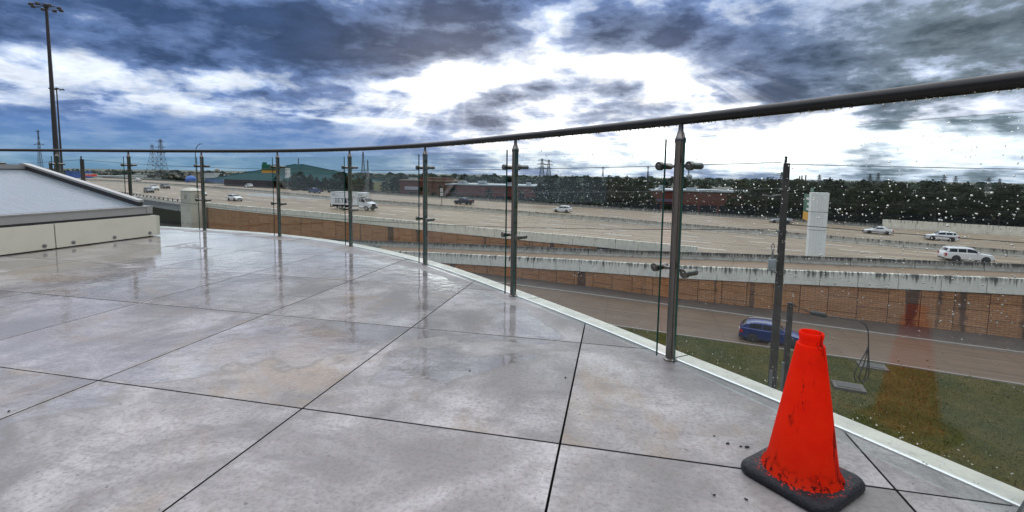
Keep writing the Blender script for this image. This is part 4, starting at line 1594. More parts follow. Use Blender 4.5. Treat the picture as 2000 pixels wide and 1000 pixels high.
on_road('pickup_truck', 'pale silver pickup truck between the two dark cars at the left', 'pickup truck', 'pickup', P_WHITE, (-126.8, 166.5), PN, 1)
on_road('pickup_truck', 'blue pickup truck on the far carriageway just behind the box truck', 'pickup truck', 'pickup', P_BLUE2, (-70.9, 169.), PF, -1)
on_road('pickup_truck', 'tiny white pickup truck far away at the left bend of the motorway', 'pickup truck', 'pickup', P_WHITE, (-216, 272), PF, -1)
on_road('sedan', 'white saloon car partly hidden behind the star pier', 'car', 'sedan', P_WHITE, (-92., 139.), PN, 1)
bh = math.atan2(-.445, .9)
make_car('wagon', 'dark blue estate car with silver roof rails on the frontage road', 'car', 'hatch', P_BLUE, (21.35, 37.6, Z0 + .005), bh, rack=True, scale=1.05)

# ---- box truck
tx, ty = -35.6, 105.3
tr = thing('box_truck', 'white moving truck with large dark lettering on its long box, driving right', 'truck', (tx, ty, zm(tx, ty) + .01), road_heading(PN, tx, 1) + R(3), 'vehicles on the roads')
HWT = 1.25
P_TRUCK = paint('truck_white', (.72, .75, .78))
MB().box(-5.25, 2.15, -HWT, HWT, 1.12, 3.95).build('cargo_box', P_TRUCK, tr)
MB().hexa([(2.152, -HWT, 2.75), (3.45, -HWT, 2.95), (3.45, HWT, 2.95), (2.152, HWT, 2.75), (2.152, -HWT, 3.94), (3.55, -HWT, 3.90), (3.55, HWT, 3.90), (2.152, HWT, 3.94)]).build('cab_over_box', P_TRUCK, tr)
MB().box(-5.27, 2.17, -HWT - .02, HWT + .02, 3.86, 3.97).build('roof_rail', M_ALU, tr)
for sg in (1, -1):
    MB().box(-5.25, 2.15, sg * (HWT + .004) - .006, sg * (HWT + .004) + .006, 2.42, 2.46).build('rub_rail', M_ALU, tr)
    MB().box(-5.2, 2.1, sg * .62 - .1, sg * .62 + .1, .78, 1.1).build('chassis_rail', M_TRIM, tr)
cab = MB()
cpf = [(2.30, .95), (2.30, 2.72), (3.75, 2.70), (4.32, 1.92), (5.45, 1.55), (5.55, .95)]
vs = [(p[0], -1.08, p[1]) for p in cpf] + [(p[0], 1.08, p[1]) for p in cpf]
k = len(cpf)
cab.add(vs, [tuple(range(k)), tuple(range(2 * k - 1, k - 1, -1))] + [(i, i + k, (i + 1) % k + k, (i + 1) % k) for i in range(k)])
cab.build('cab', P_TRUCK, tr)
for sg in (1, -1):
    yy = sg * 1.088
    MB().hexa([(2.52, yy - .01, 1.95), (2.86, yy - .01, 1.95), (2.86, yy + .01, 1.95), (2.52, yy + .01, 1.95), (2.52, yy - .01, 2.5), (2.86, yy - .01, 2.5), (2.86, yy + .01, 2.5), (2.52, yy + .01, 2.5)]).build('side_window', M_CARGL, tr)
    MB().hexa([(3.0, yy - .01, 1.85), (4.05, yy - .01, 1.85), (4.05, yy + .01, 1.85), (3.0, yy + .01, 1.85), (3.0, yy - .01, 2.54), (3.66, yy - .01, 2.54), (3.66, yy + .01, 2.54), (3.0, yy + .01, 2.54)]).build('side_window', M_CARGL, tr)
    MB().box(3.85, 4.0, sg * 1.3 - .1, sg * 1.3 + .1, 1.85, 2.4).build('mirror', M_TRIM, tr)
    MB().hexa([(4.25, sg * 1.06 - .09, .55), (5.50, sg * 1.06 - .09, .75), (5.50, sg * 1.06 + .09, .75), (4.25, sg * 1.06 + .09, .75), (4.3, sg * 1.06 - .09, 1.32), (5.35, sg * 1.06 - .09, 1.35), (5.35, sg * 1.06 + .09, 1.35), (4.3, sg * 1.06 + .09, 1.32)]).build('fender', P_TRUCK, tr)
    MB().box(5.38, 5.57, sg * .85 - .16, sg * .85 + .16, 1.05, 1.28).build('headlight', M_LAMPW, tr)
    MB().tube([(2.45, sg * .95, .72), (3.7, sg * .95, .72)], .27, 14).build('fuel_tank', M_CHROME, tr, 40)
    for wx in (4.45, -2.55):
        w_ = MB().tube([(0, sg * .86, 0), (0, sg * 1.18, 0), (0, sg * 1.20, 0)], [.52, .52, .47], 22).build('wheel', M_TYRE, tr, 40, (wx, 0, .52))
        MB().tube([(0, sg * 1.195, 0), (0, sg * 1.215, 0)], [.33, .28], 16).build('rim', M_RIM, w_, 40)
    MB().box(-3.7, -3.66, sg * .9 - .28, sg * .9 + .28, .3, .95).build('mud_flap', M_TRIM, tr)
MB().hexa([(3.82, -.98, 2.66), (4.3, -.98, 2.0), (4.3, .98, 2.0), (3.82, .98, 2.66), (3.86, -.98, 2.68), (4.34, -.98, 2.02), (4.34, .98, 2.02), (3.86, .98, 2.68)]).build('windscreen', M_CARGL, tr)
MB().box(5.5, 5.58, -.62, .62, 1.0, 1.5).build('grille', M_TRIM, tr)
MB().box(5.3, 5.72, -1.15, 1.15, .45, .85).build('front_bumper', M_TRIM, tr)
MB().box(-5.5, -5.2, -1.1, 1.1, .5, .72).build('rear_bumper', M_TRIM, tr)
MB().box(-5.5, -5.42, -1.15, -1.02, .5, 1.3).build('step_bracket', M_TRIM, tr)
# lettering on both long sides, drawn with bars
GL = {
    'B': [((0, 0), (.12, 1)), ((-.06, .9), (.42, 1)), ((-.06, 0), (.44, .1)), ((.06, .46), (.42, .56)), ((.42, .55), (.55, .93)), ((.44, .07), (.58, .48))],
    'E': [((0, 0), (.13, 1)), ((-.06, .89), (.55, 1)), ((-.06, 0), (.57, .11)), ((.1, .45), (.38, .56)), ((.46, .75), (.55, .9)), ((.48, .1), (.57, .27)), ((.32, .38), (.4, .63))],
    'N': [((0, 0), (.12, 1)), ((.46, 0), (.58, 1)), ((-.06, 0), (.18, .08)), ((-.06, .92), (.12, 1)), ((.4, .92), (.64, 1))],
    'D': [((0, 0), (.12, 1)), ((-.06, .9), (.4, 1)), ((-.06, 0), (.4, .1)), ((.44, .16), (.57, .84)), ((.36, .82), (.5, .95)), ((.36, .05), (.5, .18))],
    'Y': [((.22, 0), (.36, .5)), ((.12, 0), (.46, .08)), ((-.06, .92), (.22, 1)), ((.38, .92), (.66, 1))],
}


def word(txt, x0, z0, h_, adv, yq, sg, mb):
    for i, ch in enumerate(txt):
        if ch == 'O':
            # dark bulb shaped emblem standing for the letter
            cx_ = (i * adv + .30) * h_
            prof_ = [(0, -.12), (.20, -.12), (.24, .0), (.36, .05), (.36, .45), (.28, .62), (.30, .8), (.22, .98), (.08, 1.08), (0, 1.1)]
            pl = [(cx_ + a * h_, b_ * h_) for a, b_ in prof_] + [(cx_ - a * h_, b_ * h_) for a, b_ in reversed(prof_[1:-1])]
            vs_ = [(x0 + p[0], yq, z0 + p[1]) for p in pl]
            fs_ = [tuple(range(len(pl)))]
            mb.add(vs_, fs_)
            continue
        for (a, b_), (c_, d_) in GL.get(ch, []):
            X0, X1 = x0 + (i * adv + a) * h_, x0 + (i * adv + c_) * h_
            mb.add([(X0, yq, z0 + b_ * h_), (X1, yq, z0 + b_ * h_), (X1, yq, z0 + d_ * h_), (X0, yq, z0 + d_ * h_)], [(0, 1, 2, 3)])
        dg = {'Y': [((.0, .95), (.14, .95), (.36, .46), (.23, .46)), ((.46, .95), (.60, .95), (.35, .46), (.22, .46))],
              'N': [((.02, 1), (.18, 1), (.56, 0), (.42, 0))]}.get(ch, [])
        for qd in dg:
            mb.add([(x0 + (i * adv + a) * h_, yq, z0 + b_ * h_) for a, b_ in qd], [(0, 1, 2, 3)])


mb = MB()
word('BEYOND', -3.95, 1.55, 1.02, .84, -HWT - .013, -1, mb)
mb.build('lettering', M_INK, tr)
for txt, xx, zz_, hh, m_ in (('1-800', -4.95, 3.25, .30, M_INK), ('TO GO', .05, 2.72, .34, M_INKR), ('MOVE', 2.45, 3.25, .30, M_INK), ('MOVING AND STORAGE', -4.95, 2.98, .13, M_INK)):
    cu = bpy.data.curves.new('small_text', 'FONT')
    cu.body = txt; cu.size = hh * 1.35; cu.extrude = .002
    tmp = bpy.data.objects.new('tmp_text', cu)
    COL.objects.link(tmp)
    bpy.context.view_layer.update()
    me = bpy.data.meshes.new_from_object(tmp.evaluated_get(bpy.context.evaluated_depsgraph_get()))
    bpy.data.objects.remove(tmp)
    me.materials.clear(); me.materials.append(m_)
    o = link('small_lettering', me, tr, (xx, -HWT - .016, zz_))
    o.rotation_euler = (PI / 2, 0, 0)
    if txt == 'MOVE':
        o.name = 'cab_lettering'

# ================================================================== signs, columns, poles
PLANE = Vector((.37, .93, 0)).normalized()


def sign_column(pos, rz, label, h_, span, sd_, up):
    c_ = thing('sign_column', label, 'sign', pos, rz, 'overhead sign columns')
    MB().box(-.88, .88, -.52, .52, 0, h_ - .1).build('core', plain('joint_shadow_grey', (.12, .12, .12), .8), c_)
    for z0_, z1_ in ((0, 4.0), (4.07, 6.3), (6.37, h_)):
        k0_ = 1 + .03 * max(0, (z0_ - 5) / 3.5); k1_ = 1 + .03 * max(0, (z1_ - 5) / 3.5)
        MB().hexa([(-.93 * k0_, -.6, z0_), (.93 * k0_, -.6, z0_), (.93 * k0_, .6, z0_), (-.93 * k0_, .6, z0_),
                   (-.93 * k1_, -.6, z1_), (.93 * k1_, -.6, z1_), (.93 * k1_, .6, z1_), (-.93 * k1_, .6, z1_)]).build('shaft_block', M_CONC, c_)
    for k in (-.42, -.14, .14, .42):
        MB().box(k - .018, k + .018, -.609, -.601, .2, h_ - .3).build('groove', plain('groove_grey', (.68, .69, .68), .8), c_)
    s_ = sd_
    arm = MB()
    far_ = span[1] + .3
    arm.tube([(0, 0, h_ - .6), (0, far_ * s_, h_ - .6)], .16, 8); arm.tube([(0, 0, h_ - 2.2), (0, far_ * s_, h_ - 2.2)], .16, 8)
    for i in range(6):
        arm.tube([(0, .8 * s_ + i * 1.2 * s_, h_ - .6), (0, 1.4 * s_ + i * 1.2 * s_, h_ - 2.2)], .06, 6)
    arm.build('arm', M_GALV, c_)
    y0_, y1_ = sorted((span[0] * s_, span[1] * s_))
    h_ = h_ + up
    sx_ = -.28
    MB().box(sx_ - .04, sx_, y0_, y1_, h_ - 2.55, h_ - .15).build('green_panel', M_SGREEN, c_)
    MB().box(sx_ - .041, sx_ + .001, y0_, y1_, h_ - 3.70, h_ - 2.58).build('yellow_panel', M_SYEL, c_)
    MB().box(sx_ - .04, sx_, y0_ + .3, y0_ + 2.2, h_ - .13, h_ + .75).build('exit_tab', M_SGREEN, c_)
    for yy_, zz_, ww, hh in ((.9, -.75, 3.4, .32), (.9, -1.45, 2.6, .32), (.9, -2.15, 3.0, .28)):
        MB().box(sx_ - .046, sx_ - .042, y0_ + yy_, y0_ + yy_ + ww, h_ + zz_ - hh / 2, h_ + zz_ + hh / 2).build('legend_bar', M_SWHITE, c_)
    return c_


sign_column((38.6, 59.3, -9.6), R(-21), 'tall pale grooved concrete sign column with green and yellow panels, right of the timber pole', 8.75, (1.2, 6.9), 1, -.2)
sign_column((-97.5, 205, -6.9), R(-33), 'distant pale concrete sign column with green and yellow panels before the green roof', 8.9, (4.8, 11.2), -1, 1.5)
p = (-18.6, 128.2, zm(-18.6, 128.2))
sg_ = thing('road_sign', 'small tall white road sign on a thin post at the median', 'sign', (PM.at(PM.at_x(-17.3))[0].x, PM.at(PM.at_x(-17.3))[0].y, zm(-17.3, 115.5) + .9), R(-25))
MB().tube([(0, 0, 0), (0, 0, 4.0)], .07, 8).build('post', M_MAST, sg_)
MB().box(-.36, .36, -.10, -.075, 2.3, 4.1).build('panel', M_SWHITE, sg_)
for k in range(4):
    MB().box(-.26, .26, -.106, -.102, 2.55 + k * .4, 2.7 + k * .4).build('legend_bar', M_TRIM, sg_)


def utility_pole(x_, y_, top_, r_, label, xf=False, conduit=True):
    t_ = thing('utility_pole', label, 'pole', (x_, y_, Z0), 0, 'timber utility poles')
    h_ = top_ - Z0
    MB().lathe([(r_ * 1.55, 0), (r_, h_ - .25), (r_ * .95, h_)], 14, close=True).build('pole', M_POLE, t_, 40)
    MB().tube([(-r_ * .4, 0, h_), (-r_ * .4, 0, h_ + .26)], .05, 8).build('pin_insulator', M_POLE, t_)
    for k, z_ in enumerate((1.0, 2.6, 4.2)):
        MB().tube([(-r_ * 1.1 - .10, 0, h_ - z_), (r_ * 1.1 + .04, 0, h_ - z_)], .045, 8).build('bolt_bracket', M_GALV, t_)
    if conduit:
        MB().tube([(-r_ * 1.2, -.12, 0), (-r_ * 1.2, -.12, h_ * .42)], .06, 8).build('conduit', M_GALV, t_)
    if xf:
        MB().lathe([(.11, 0), (.14, .03), (.14, .40), (.12, .44), (.04, .46)], 16, (-r_ - .26, -.1, h_ - 4.12), close=True).build('transformer', M_XFMR, t_, 40)
        mb_ = MB().tube([(-r_ - .26, -.1, h_ - 3.66), (-r_ - .26, -.1, h_ - 3.52), (-r_ - .26, -.1, h_ - 3.34)], [.05, .045, .025], 10)
        mb_.build('bushing', M_GALV, t_, 40)
        pts_ = [(-r_ - .26 + .05 * math.sin(a), -.1, h_ - 3.2 - .14 * math.cos(a)) for a in [i * PI / 6 for i in range(12)]]
        MB().tube(pts_, .012, 6).build('lead_wire', M_WIRE, t_)
        MB().obox((-r_ - .35, .3, h_ - 1.25), (.20, 0, -.03), (0, .08, 0), (0, 0, .03)).build('lamp_head', M_GALV, t_)
        MB().tube([(0, 0, h_ - 1.2), (-r_ - .2, .28, h_ - 1.24)], .03, 6).build('lamp_arm', M_GALV, t_)
    return t_


utility_pole(10.40, 18, 1.42, .115, 'dark timber utility pole with grey transformer, standing right of the tall steel post', True)
utility_pole(-36.4, 40, 1.55, .14, 'dark timber utility pole top standing just right of the tall light masts', False)
utility_pole(-58.6, 60, 1.35, .17, 'short dark timber utility pole top left of the tall light masts', False)
t_ = thing('utility_pole', 'shorter dark timber stub pole just behind the traffic cone tip', 'pole', (11.75, 19.4, Z0), 0, 'timber utility poles')
MB().lathe([(.14, 0), (.115, 8.0), (.11, 8.15)], 14, close=True).build('pole', M_POLE, t_, 40)
MB().tube([(-.2, -.1, 0), (-.19, -.1, 5.6)], .055, 8).build('conduit', M_GALV, t_)
# hanging slack coil
base = Vector((12.2, 19.4, -4.75))
cb = thing('cable_coil', 'black slack cable with splice case hanging in a loop right of the stub pole', 'cable', base)
MB().tube([(.42, 0, -.02), (.5, 0, -.02), (1.02, 0, -.12), (1.1, 0, -.14)], [.06, .105, .105, .06], 12).build('splice_case', M_WIRE, cb, 40)
pts_ = cat_rom([(-.4, 0, .35), (.1, 0, .12), (.6, 0, -.06), (1.2, 0, -.16), (2.0, 0, -.26), (2.5, 0, -.34), (2.85, 0, -.62), (2.95, 0, -1.15), (2.95, 0, -1.5),
                (2.72, 0, -2.05), (2.5, .02, -2.65), (2.62, .04, -2.98), (2.92, .04, -2.9), (3.02, .03, -2.3), (2.98, .02, -1.6), (2.85, 0, -2.2), (2.66, -.03, -2.75),
                (2.8, -.04, -2.98), (3.06, -.03, -2.7), (3.0, -.02, -1.75), (2.97, 0, -1.35)], 6)
MB().tube(pts_, .022, 6).build('cable', M_WIRE, cb, 60)


def wire(a, b_, sag, r_, label):
    a, b_ = Vector(a), Vector(b_)
    pts_ = []
    for i in range(25):
        t = i / 24
        p_ = a.lerp(b_, t); p_.z -= sag * 4 * t * (1 - t)
        pts_.append(p_)
    tag(MB().tube(pts_, r_, 5).build('power_line', M_WIRE), label, 'cable', 'power lines')


for k, (dz, sag) in enumerate(((.05, .55), (-.95, .8), (-2.5, 1.1))):
    wire((10.2, 18, 1.40 + dz), (-36.5, 40, 1.45 + dz * .8), sag, .014, ('top', 'middle', 'lowest')[k] + ' power line strung between the two tall timber poles')
wire((10.4, 18, -.9), (70, -2, -.6), .8, .014, 'power line running right from the transformer pole across the trees')
wire((10.4, 18, 1.38), (70, -2, 2.9), .7, .012, 'topmost thin power line running right from the timber pole across the bright sky')
wire((-36.5, 40, 1.5), (-110, 75, 1.6), .8, .014, 'power line running left from the timber pole past the light masts')
wire((-36.5, 40, .4), (-110, 75, .5), .8, .014, 'lower power line running left from the timber pole')


def light_mast(pos, h_, label, r_):
    t_ = thing('light_mast', label, 'street light', pos, 0, 'high mast lights')
    MB().lathe([(r_, 0), (r_ * .62, h_ * .6), (r_ * .40, h_)], 12, close=True).build('pole', M_MAST, t_, 40)
    MB().lathe([(.25, 0), (.45, .15), (.45, .7), (.2, .95)], 10, (0, 0, h_ - .3), close=True).build('head_frame', M_MAST, t_, 40)
    ring = [(2.1 * math.cos(a), 2.1 * math.sin(a), h_) for a in [i * PI / 10 for i in range(21)]]
    mb_ = MB().tube(ring, .08, 6)
    for i in range(8):
        a = i * PI / 4
        mb_.tube([(0, 0, h_ + .2), (2.1 * math.cos(a), 2.1 * math.sin(a), h_)], .05, 5)
    mb_.build('ring', M_MAST, t_)
    lm = None
    for i in range(8):
        a = i * PI / 4 + .2
        p_ = (2.3 * math.cos(a), 2.3 * math.sin(a), h_ - .1)
        if lm is None:
            lm = MB().lathe([(.16, .30), (.30, .22), (.40, -.10), (.38, -.22), (.05, -.24)], 10, close=True).mesh('lamp', M_MAST, 40)
        link('lamp', lm, t_, p_)
    return t_


light_mast((-96.3, 100, Z0), 33.6 - Z0, 'very tall dark high mast light with a ring of lamps, nearest at left', .62)
light_mast((-200.2, 210, Z0), 35.0 - Z0, 'second high mast light, farther and thinner, just right of the tallest', .55)


def lattice(pos, h_, w_, arms, label, r_=.16, rz=0., mast=False):
    t_ = thing('pylon' if not mast else 'radio_mast', label, 'pylon' if not mast else 'antenna mast', pos, rz, 'lattice pylons')
    lv = 9
    wd = lambda k: w_ * (1 - k / lv) ** 1.25 + w_ * .13
    mb_ = MB()
    for sx_, sy_ in ((1, 1), (1, -1), (-1, 1), (-1, -1)):
        mb_.tube([(sx_ * wd(k) / 2, sy_ * wd(k) / 2, h_ * k / lv) for k in range(lv + 1)], r_, 4)
    mb_.build('legs', M_LATT, t_)
    mb_ = MB()
    for k in range(lv):
        a, b_ = wd(k) / 2, wd(k + 1) / 2
        z0_, z1_ = h_ * k / lv, h_ * (k + 1) / lv
        for (p0, p1) in (((-1, -1), (1, -1)), ((1, -1), (1, 1)), ((1, 1), (-1, 1)), ((-1, 1), (-1, -1))):
            mb_.tube([(p0[0] * a, p0[1] * a, z0_), (p1[0] * b_, p1[1] * b_, z1_)], r_ * .6, 4)
            mb_.tube([(p1[0] * a, p1[1] * a, z0_), (p0[0] * b_, p0[1] * b_, z1_)], r_ * .6, 4)
            mb_.tube([(p0[0] * b_, p0[1] * b_, z1_), (p1[0] * b_, p1[1] * b_, z1_)], r_ * .6, 4)
    kind(mb_.build('bracing', M_LATT, t_), 'stuff')
    for (fz_, half) in arms:
        z_ = h_ * fz_
        mb_ = MB()
        mb_.tube([(-half, 0, z_), (half, 0, z_)], r_ * .9, 4)
        mb_.tube([(-half, 0, z_), (0, 0, z_ + h_ * .035), (half, 0, z_)], r_ * .7, 4)
        mb_.build('cross_arm', M_LATT, t_)
    return t_


def gz(pos):
    return (pos.x, pos.y, Z0)


A3 = ((.70, 4.2), (.82, 5.0), (.95, 3.6))
A2 = ((.80, 9.), (.9, 6.))
pl = [(313, 272, 420, 9, A3, 'lattice pylon with three arms, tallest at the left horizon', .15), (297, 283, 480, 11, ((.97, 2),), 'plain lattice pylon just left of the three arm pylon', .13),
      (709, 296, 420, 4.4, ((.9, 1.4),), 'slim lattice pylon above the trees behind the box truck', .14), (718, 312, 520, 3.5, ((.9, 1.5),), 'short lattice pylon right of the slim pylon above the trees', .14)]
for (u, v, Y_, w_, ar, lb_, r_) in pl:
    p = at(u, v, Y_)
    lattice(gz(p), p.z - Z0, w_, ar, lb_, r_)
right = [(1059, 310, 430, A3), (1072, 312, 470, A3), (1527, 336, 600, A2), (1601, 341, 700, A3), (1700, 340, 620, A3), (1716, 338, 640, A3), (1845, 341, 650, A3), (1867, 344, 680, A3), (1932, 347, 640, A2), (1953, 349, 720, A3), (1346, 318, 900, ((.98, 1),)), (1178, 325, 700, ((.9, 3),)), (1266, 325, 620, ((.95, 2),))]
names = ['left pylon of the pair above the dark trees at centre', 'right pylon of the pair above the dark trees at centre', 'wide arm pylon on the horizon left of the timber pole', 'faint pylon behind the tall sign column',
         'left pylon of the pair right of the sign column', 'right pylon of the pair right of the sign column', 'left pylon of the next pair above the white saloon', 'right pylon of the next pair above the white saloon',
         'wide arm pylon above the large white vehicle', 'last faint pylon at the far right horizon', 'thin mast behind the water tower', 'thin lone mast above the trees at centre', 'thin mast just left of the thick steel post']
for (u, v, Y_, ar), lb_ in zip(right, names):
    p = at(u, v, Y_)
    lattice(gz(p), p.z - Z0, 7 if len(ar) > 1 else 3, ar, lb_, .24)
p = at(74, 255, 600)
lattice(gz(p), p.z - Z0, 4, ((.7, 7), (.98, 3)), 'tall thin antenna mast at the far left horizon', .3, 0, True)


def water_tower(u, v, Y_, r_, label, m_):
    p = at(u, v, Y_)
    t_ = thing('water_tower', label, 'water tower', gz(p))
    h_ = p.z - Z0
    MB().lathe([(r_ * .25, 0), (r_ * .22, h_ - 2.1 * r_)], 10).build('stem', m_, t_, 40)
    MB().lathe([(r_ * .22, h_ - 2.1 * r_), (r_ * .8, h_ - 1.5 * r_), (r_, h_ - .9 * r_), (r_ * .8, h_ - .35 * r_), (.01, h_)], 16).build('tank', m_, t_, 60)


water_tower(1346, 340, 900, 6.0, 'pale round water tower just above the trees by the thick steel post', M_XFMR)
water_tower(424, 329, 700, 3.4, 'brown topped water tower on the left horizon right of a steel post', M_TANWALL)
# small stacks behind sign column
for k, (u, v) in enumerate(((1562, 344), (1566.5, 343), (1574, 342))):
    p = at(u, v, 330)
    tag(MB().lathe([(.45, 0), (.4, p.z - Z0)], 10, close=True).build('stack', plain('stack_brown', (.16, .10, .05), .7), None, 40, gz(p)),
        ('left', 'middle', 'right')[k] + ' thin brown stack of three rising behind the sign column', 'stack', 'thin stacks behind the trees')
# curved street lamp by the bridge
p = at(388, 281, 128)
sl = thing('street_lamp', 'slender street lamp with curved arm above the motorway bridge', 'street lamp', (p.x - 1.0, p.y, -6.9))
hh = p.z + 6.9
MB().tube(cat_rom([(0, 0, 0), (0, 0, hh * .6), (.0, 0, hh * .82), (.5, 0, hh * .95), (1.4, 0, hh)], 5), .09, 6).build('pole', M_MAST, sl, 60)
MB().box(1.3, 2.0, -.15, .15, hh - .08, hh + .06).build('lamp', M_MAST, sl)


# ================================================================== buildings beyond the motorway
def block(name, label, cat, x0, y0, x1, y1, depth, zr, wallm, roofm, band=None, group=None, pieces=0, zb=Z0 - .1):
    """a long low building whose front runs from (x0, y0) to (x1, y1)"""
    a, b_ = Vector((x0, y0, 0)), Vector((x1, y1, 0))
    L_ = (b_ - a).length
    rz = math.atan2(b_.y - a.y, b_.x - a.x)
    t_ = thing(name, label, cat, (x0, y0, zb), rz, group)
    h_ = zr - zb
    MB().box(0, L_, 0, depth, 0, h_).build('wall', wallm, t_)
    MB().box(-.3, L_ + .3, -.3, depth + .3, h_ + .01, h_ + .45).build('roof', roofm, t_)
    if band:
        lo, hi_, nw = band
        w_ = L_ / nw
        for k in range(nw):
            f_ = MB().box(k * w_ + .35, (k + 1) * w_ - .35, -.06, .3, lo, hi_).build('window', M_DARKWIN, t_)
            MB().box(k * w_ + w_ / 2 - .05, k * w_ + w_ / 2 + .05, -.1, -.055, lo, hi_).build('mullion', M_TRIM, f_)
    random.seed(int(abs(x0) * 7 + L_))
    for k in range(pieces):
        xx = random.uniform(1, L_ - 4); w_ = random.uniform(1.2, 3.2)
        MB().box(xx, xx + w_, depth * .2, depth * .2 + 2.2, h_ + .46, h_ + random.uniform(1.0, 1.9)).build('roof_unit', M_ROOFMEM, t_)
    return t_


rb = block('brick_building', 'long low red brick building with rooftop units behind the dark pickup', 'building', -26, 184, 9, 172, 22, -3.6, M_RBRICK, M_ROOFMEM, (2.9, 5.2, 9), None, 9)
rb2 = block('brick_building', 'red brick building with an upper storey just right of the box truck', 'building', -46, 192, -27, 186, 20, -2.4, M_RBRICK, plain('tan_roof', (.22, .15, .10), .7), (3.0, 4.8, 5), None, 2)
MB().box(2.5, 8.5, -.22, -.02, 6.6, 7.9).build('sign_panel', plain('sign_pale', (.40, .40, .46), .5), rb2)
MB().box(9, 20, .5, 10, 9.8, 11.6).build('upper_storey', M_RBRICK, rb2)
rb3 = block('brick_building', 'dark red brick building with flat pale roof edge behind the thick steel post', 'building', 42, 150, 72, 137.5, 20, -3.6, M_RBRICK, M_ROOFMEM, (2.5, 5.0, 6), None, 3)
MB().box(1.0, 9, -.2, -.02, 5.6, 6.5).build('sign_panel', plain('sign_violet', (.12, .09, .14), .5), rb3)
# green hip roof hall
p0 = at(583, 321, 232)
gh = thing('hip_roof_hall', 'wide hall under a dark green hipped roof behind the trees', 'building', (p0.x, p0.y, Z0), R(-30))
hz = p0.z - Z0
MB().box(-29, 29, -20, 20, 0, 9.2).build('wall', M_RBRICK, gh)
MB().add([(-33, -24, 9.0), (33, -24, 9.0), (33, 24, 9.0), (-33, 24, 9.0), (-2, 0, hz), (2, 0, hz)], [(0, 1, 5, 4), (1, 2, 5), (2, 3, 4, 5), (3, 0, 4), (3, 2, 1, 0)]).build('roof', M_GROOF, gh)
mb = MB()
for (sx_, sy_) in ((-1, -1), (1, -1), (1, 1), (-1, 1)):
    mb.tube([(sx_ * 33, sy_ * 24, 9.05), (sx_ * 2, 0, hz + .05)], .22, 5)
mb.build('hip_ridge', M_GROOF, gh)
MB().tube([(0, 0, hz), (0, 0, hz + 3)], .25, 6).build('finial', M_LATT, gh)
for k in range(12):
    MB().box(-27 + k * 4.6, -24.2 + k * 4.6, -20.06, -19.9, 2, 5).build('window', M_DARKWIN, gh)

random.seed(31)
far = [  # u0, u1, v_roof, Y, wall, roof, label
    (175, 238, 344, 480, M_WHWALL, M_WHROOF, 'long white roofed warehouse beyond the light masts'),
    (236, 262, 342.5, 620, M_WHWALL, M_WHROOF, 'white warehouse left of the plain pylon'),
    (196, 214, 337, 900, M_TANWALL, M_WHROOF, 'pale shed far behind the red canopy'),
    (262, 300, 340, 760, M_TANWALL, M_WHROOF, 'tan warehouse at the foot of the pylons'),
    (330, 395, 340, 560, M_TANWALL, plain('rust_roof', (.28, .17, .10), .7), 'long brown roofed shed right of the three arm pylon'),
    (399, 420, 339, 520, M_WHWALL, M_WHROOF, 'white gabled shed behind the second star pier'),
    (425, 458, 343, 430, M_XFMR, M_WHROOF, 'blue grey warehouse left of the green hall'),
    (400, 418, 348, 330, plain('blue_wall', (.05, .12, .30), .6), M_XFMR, 'low blue walled unit by the second star pier'),
    (140, 160, 341, 560, M_WHWALL, M_WHROOF, 'pale warehouse at the far left edge beyond the pole'),
    (128, 141, 335, 380, M_BLUE, M_BLUE, 'deep blue shed right behind the light masts'),
    (20, 60, 338, 700, M_WHWALL, M_WHROOF, 'white warehouse at the extreme left'),
    (212, 232, 339, 1100, M_WHWALL, M_WHROOF, 'far white block on the horizon'),
    (300, 328, 337, 1300, M_WHWALL, M_WHROOF, 'farthest pale block behind the pylons'),
    (1895, 1935, 396, 190, M_WHWALL, M_WHROOF, 'grey roofed house among the trees at the right'),
    (1948, 2000, 400, 175, M_WHWALL, plain('violet_roof', (.36, .36, .42), .6), 'grey gabled house at the far right among the trees'),
    (1232, 1252, 364, 210, M_WHWALL, M_ROOFMEM, 'pale roof glimpsed between trees left of the thick post'),
]
for (u0, u1, v, Y_, wm, rm, lb_) in far:
    a, b_ = at(u0, v, Y_), at(u1, v, Y_)
    block('warehouse' if Y_ > 250 else 'house', lb_, 'building', a.x, a.y, b_.x, b_.y, random.uniform(14, 30), (a.z + b_.z) / 2, wm, rm, None, 'distant buildings')
p = at(175, 343, 330)
cn2 = thing('canopy', 'bright red and white striped canopy far left beyond the pole', 'canopy', gz(p))
h_ = p.z - Z0 + 1.2
MB().box(-3.4, 3.4, -2, 2, h_ - 1.6, h_ - .1).build('fascia', M_REDC, cn2)
for k in range(6):
    MB().box(-3.0 + k * 1.05, -2.5 + k * 1.05, -2.03, -2.005, h_ - 1.0, h_ - .3).build('stripe', M_SWHITE, cn2)
MB().box(-3.5, 3.5, -2.1, 2.1, h_ - .09, h_ + .1).build('roof', M_SWHITE, cn2)
for sx_ in (-2.6, 2.6):
    MB().tube([(sx_, 0, 0), (sx_, 0, h_ - 1.6)], .2, 8).build('post', M_GALV, cn2)
p = at(373, 352, 265)
bt = thing('storage_tank', 'bright blue domed storage tank beside the dark trees left of the second star pier', 'tank', (p.x, p.y, Z0))
MB().lathe([(2.6, 0), (2.6, p.z - Z0 + 1.0)], 20).build('shell', M_BLUE, bt, 40)
MB().lathe([(2.6, 0), (2.0, .9), (.9, 1.5), (.01, 1.7)], 20, (0, 0, p.z - Z0 + 1.0)).build('dome', M_BLUE, bt, 60)


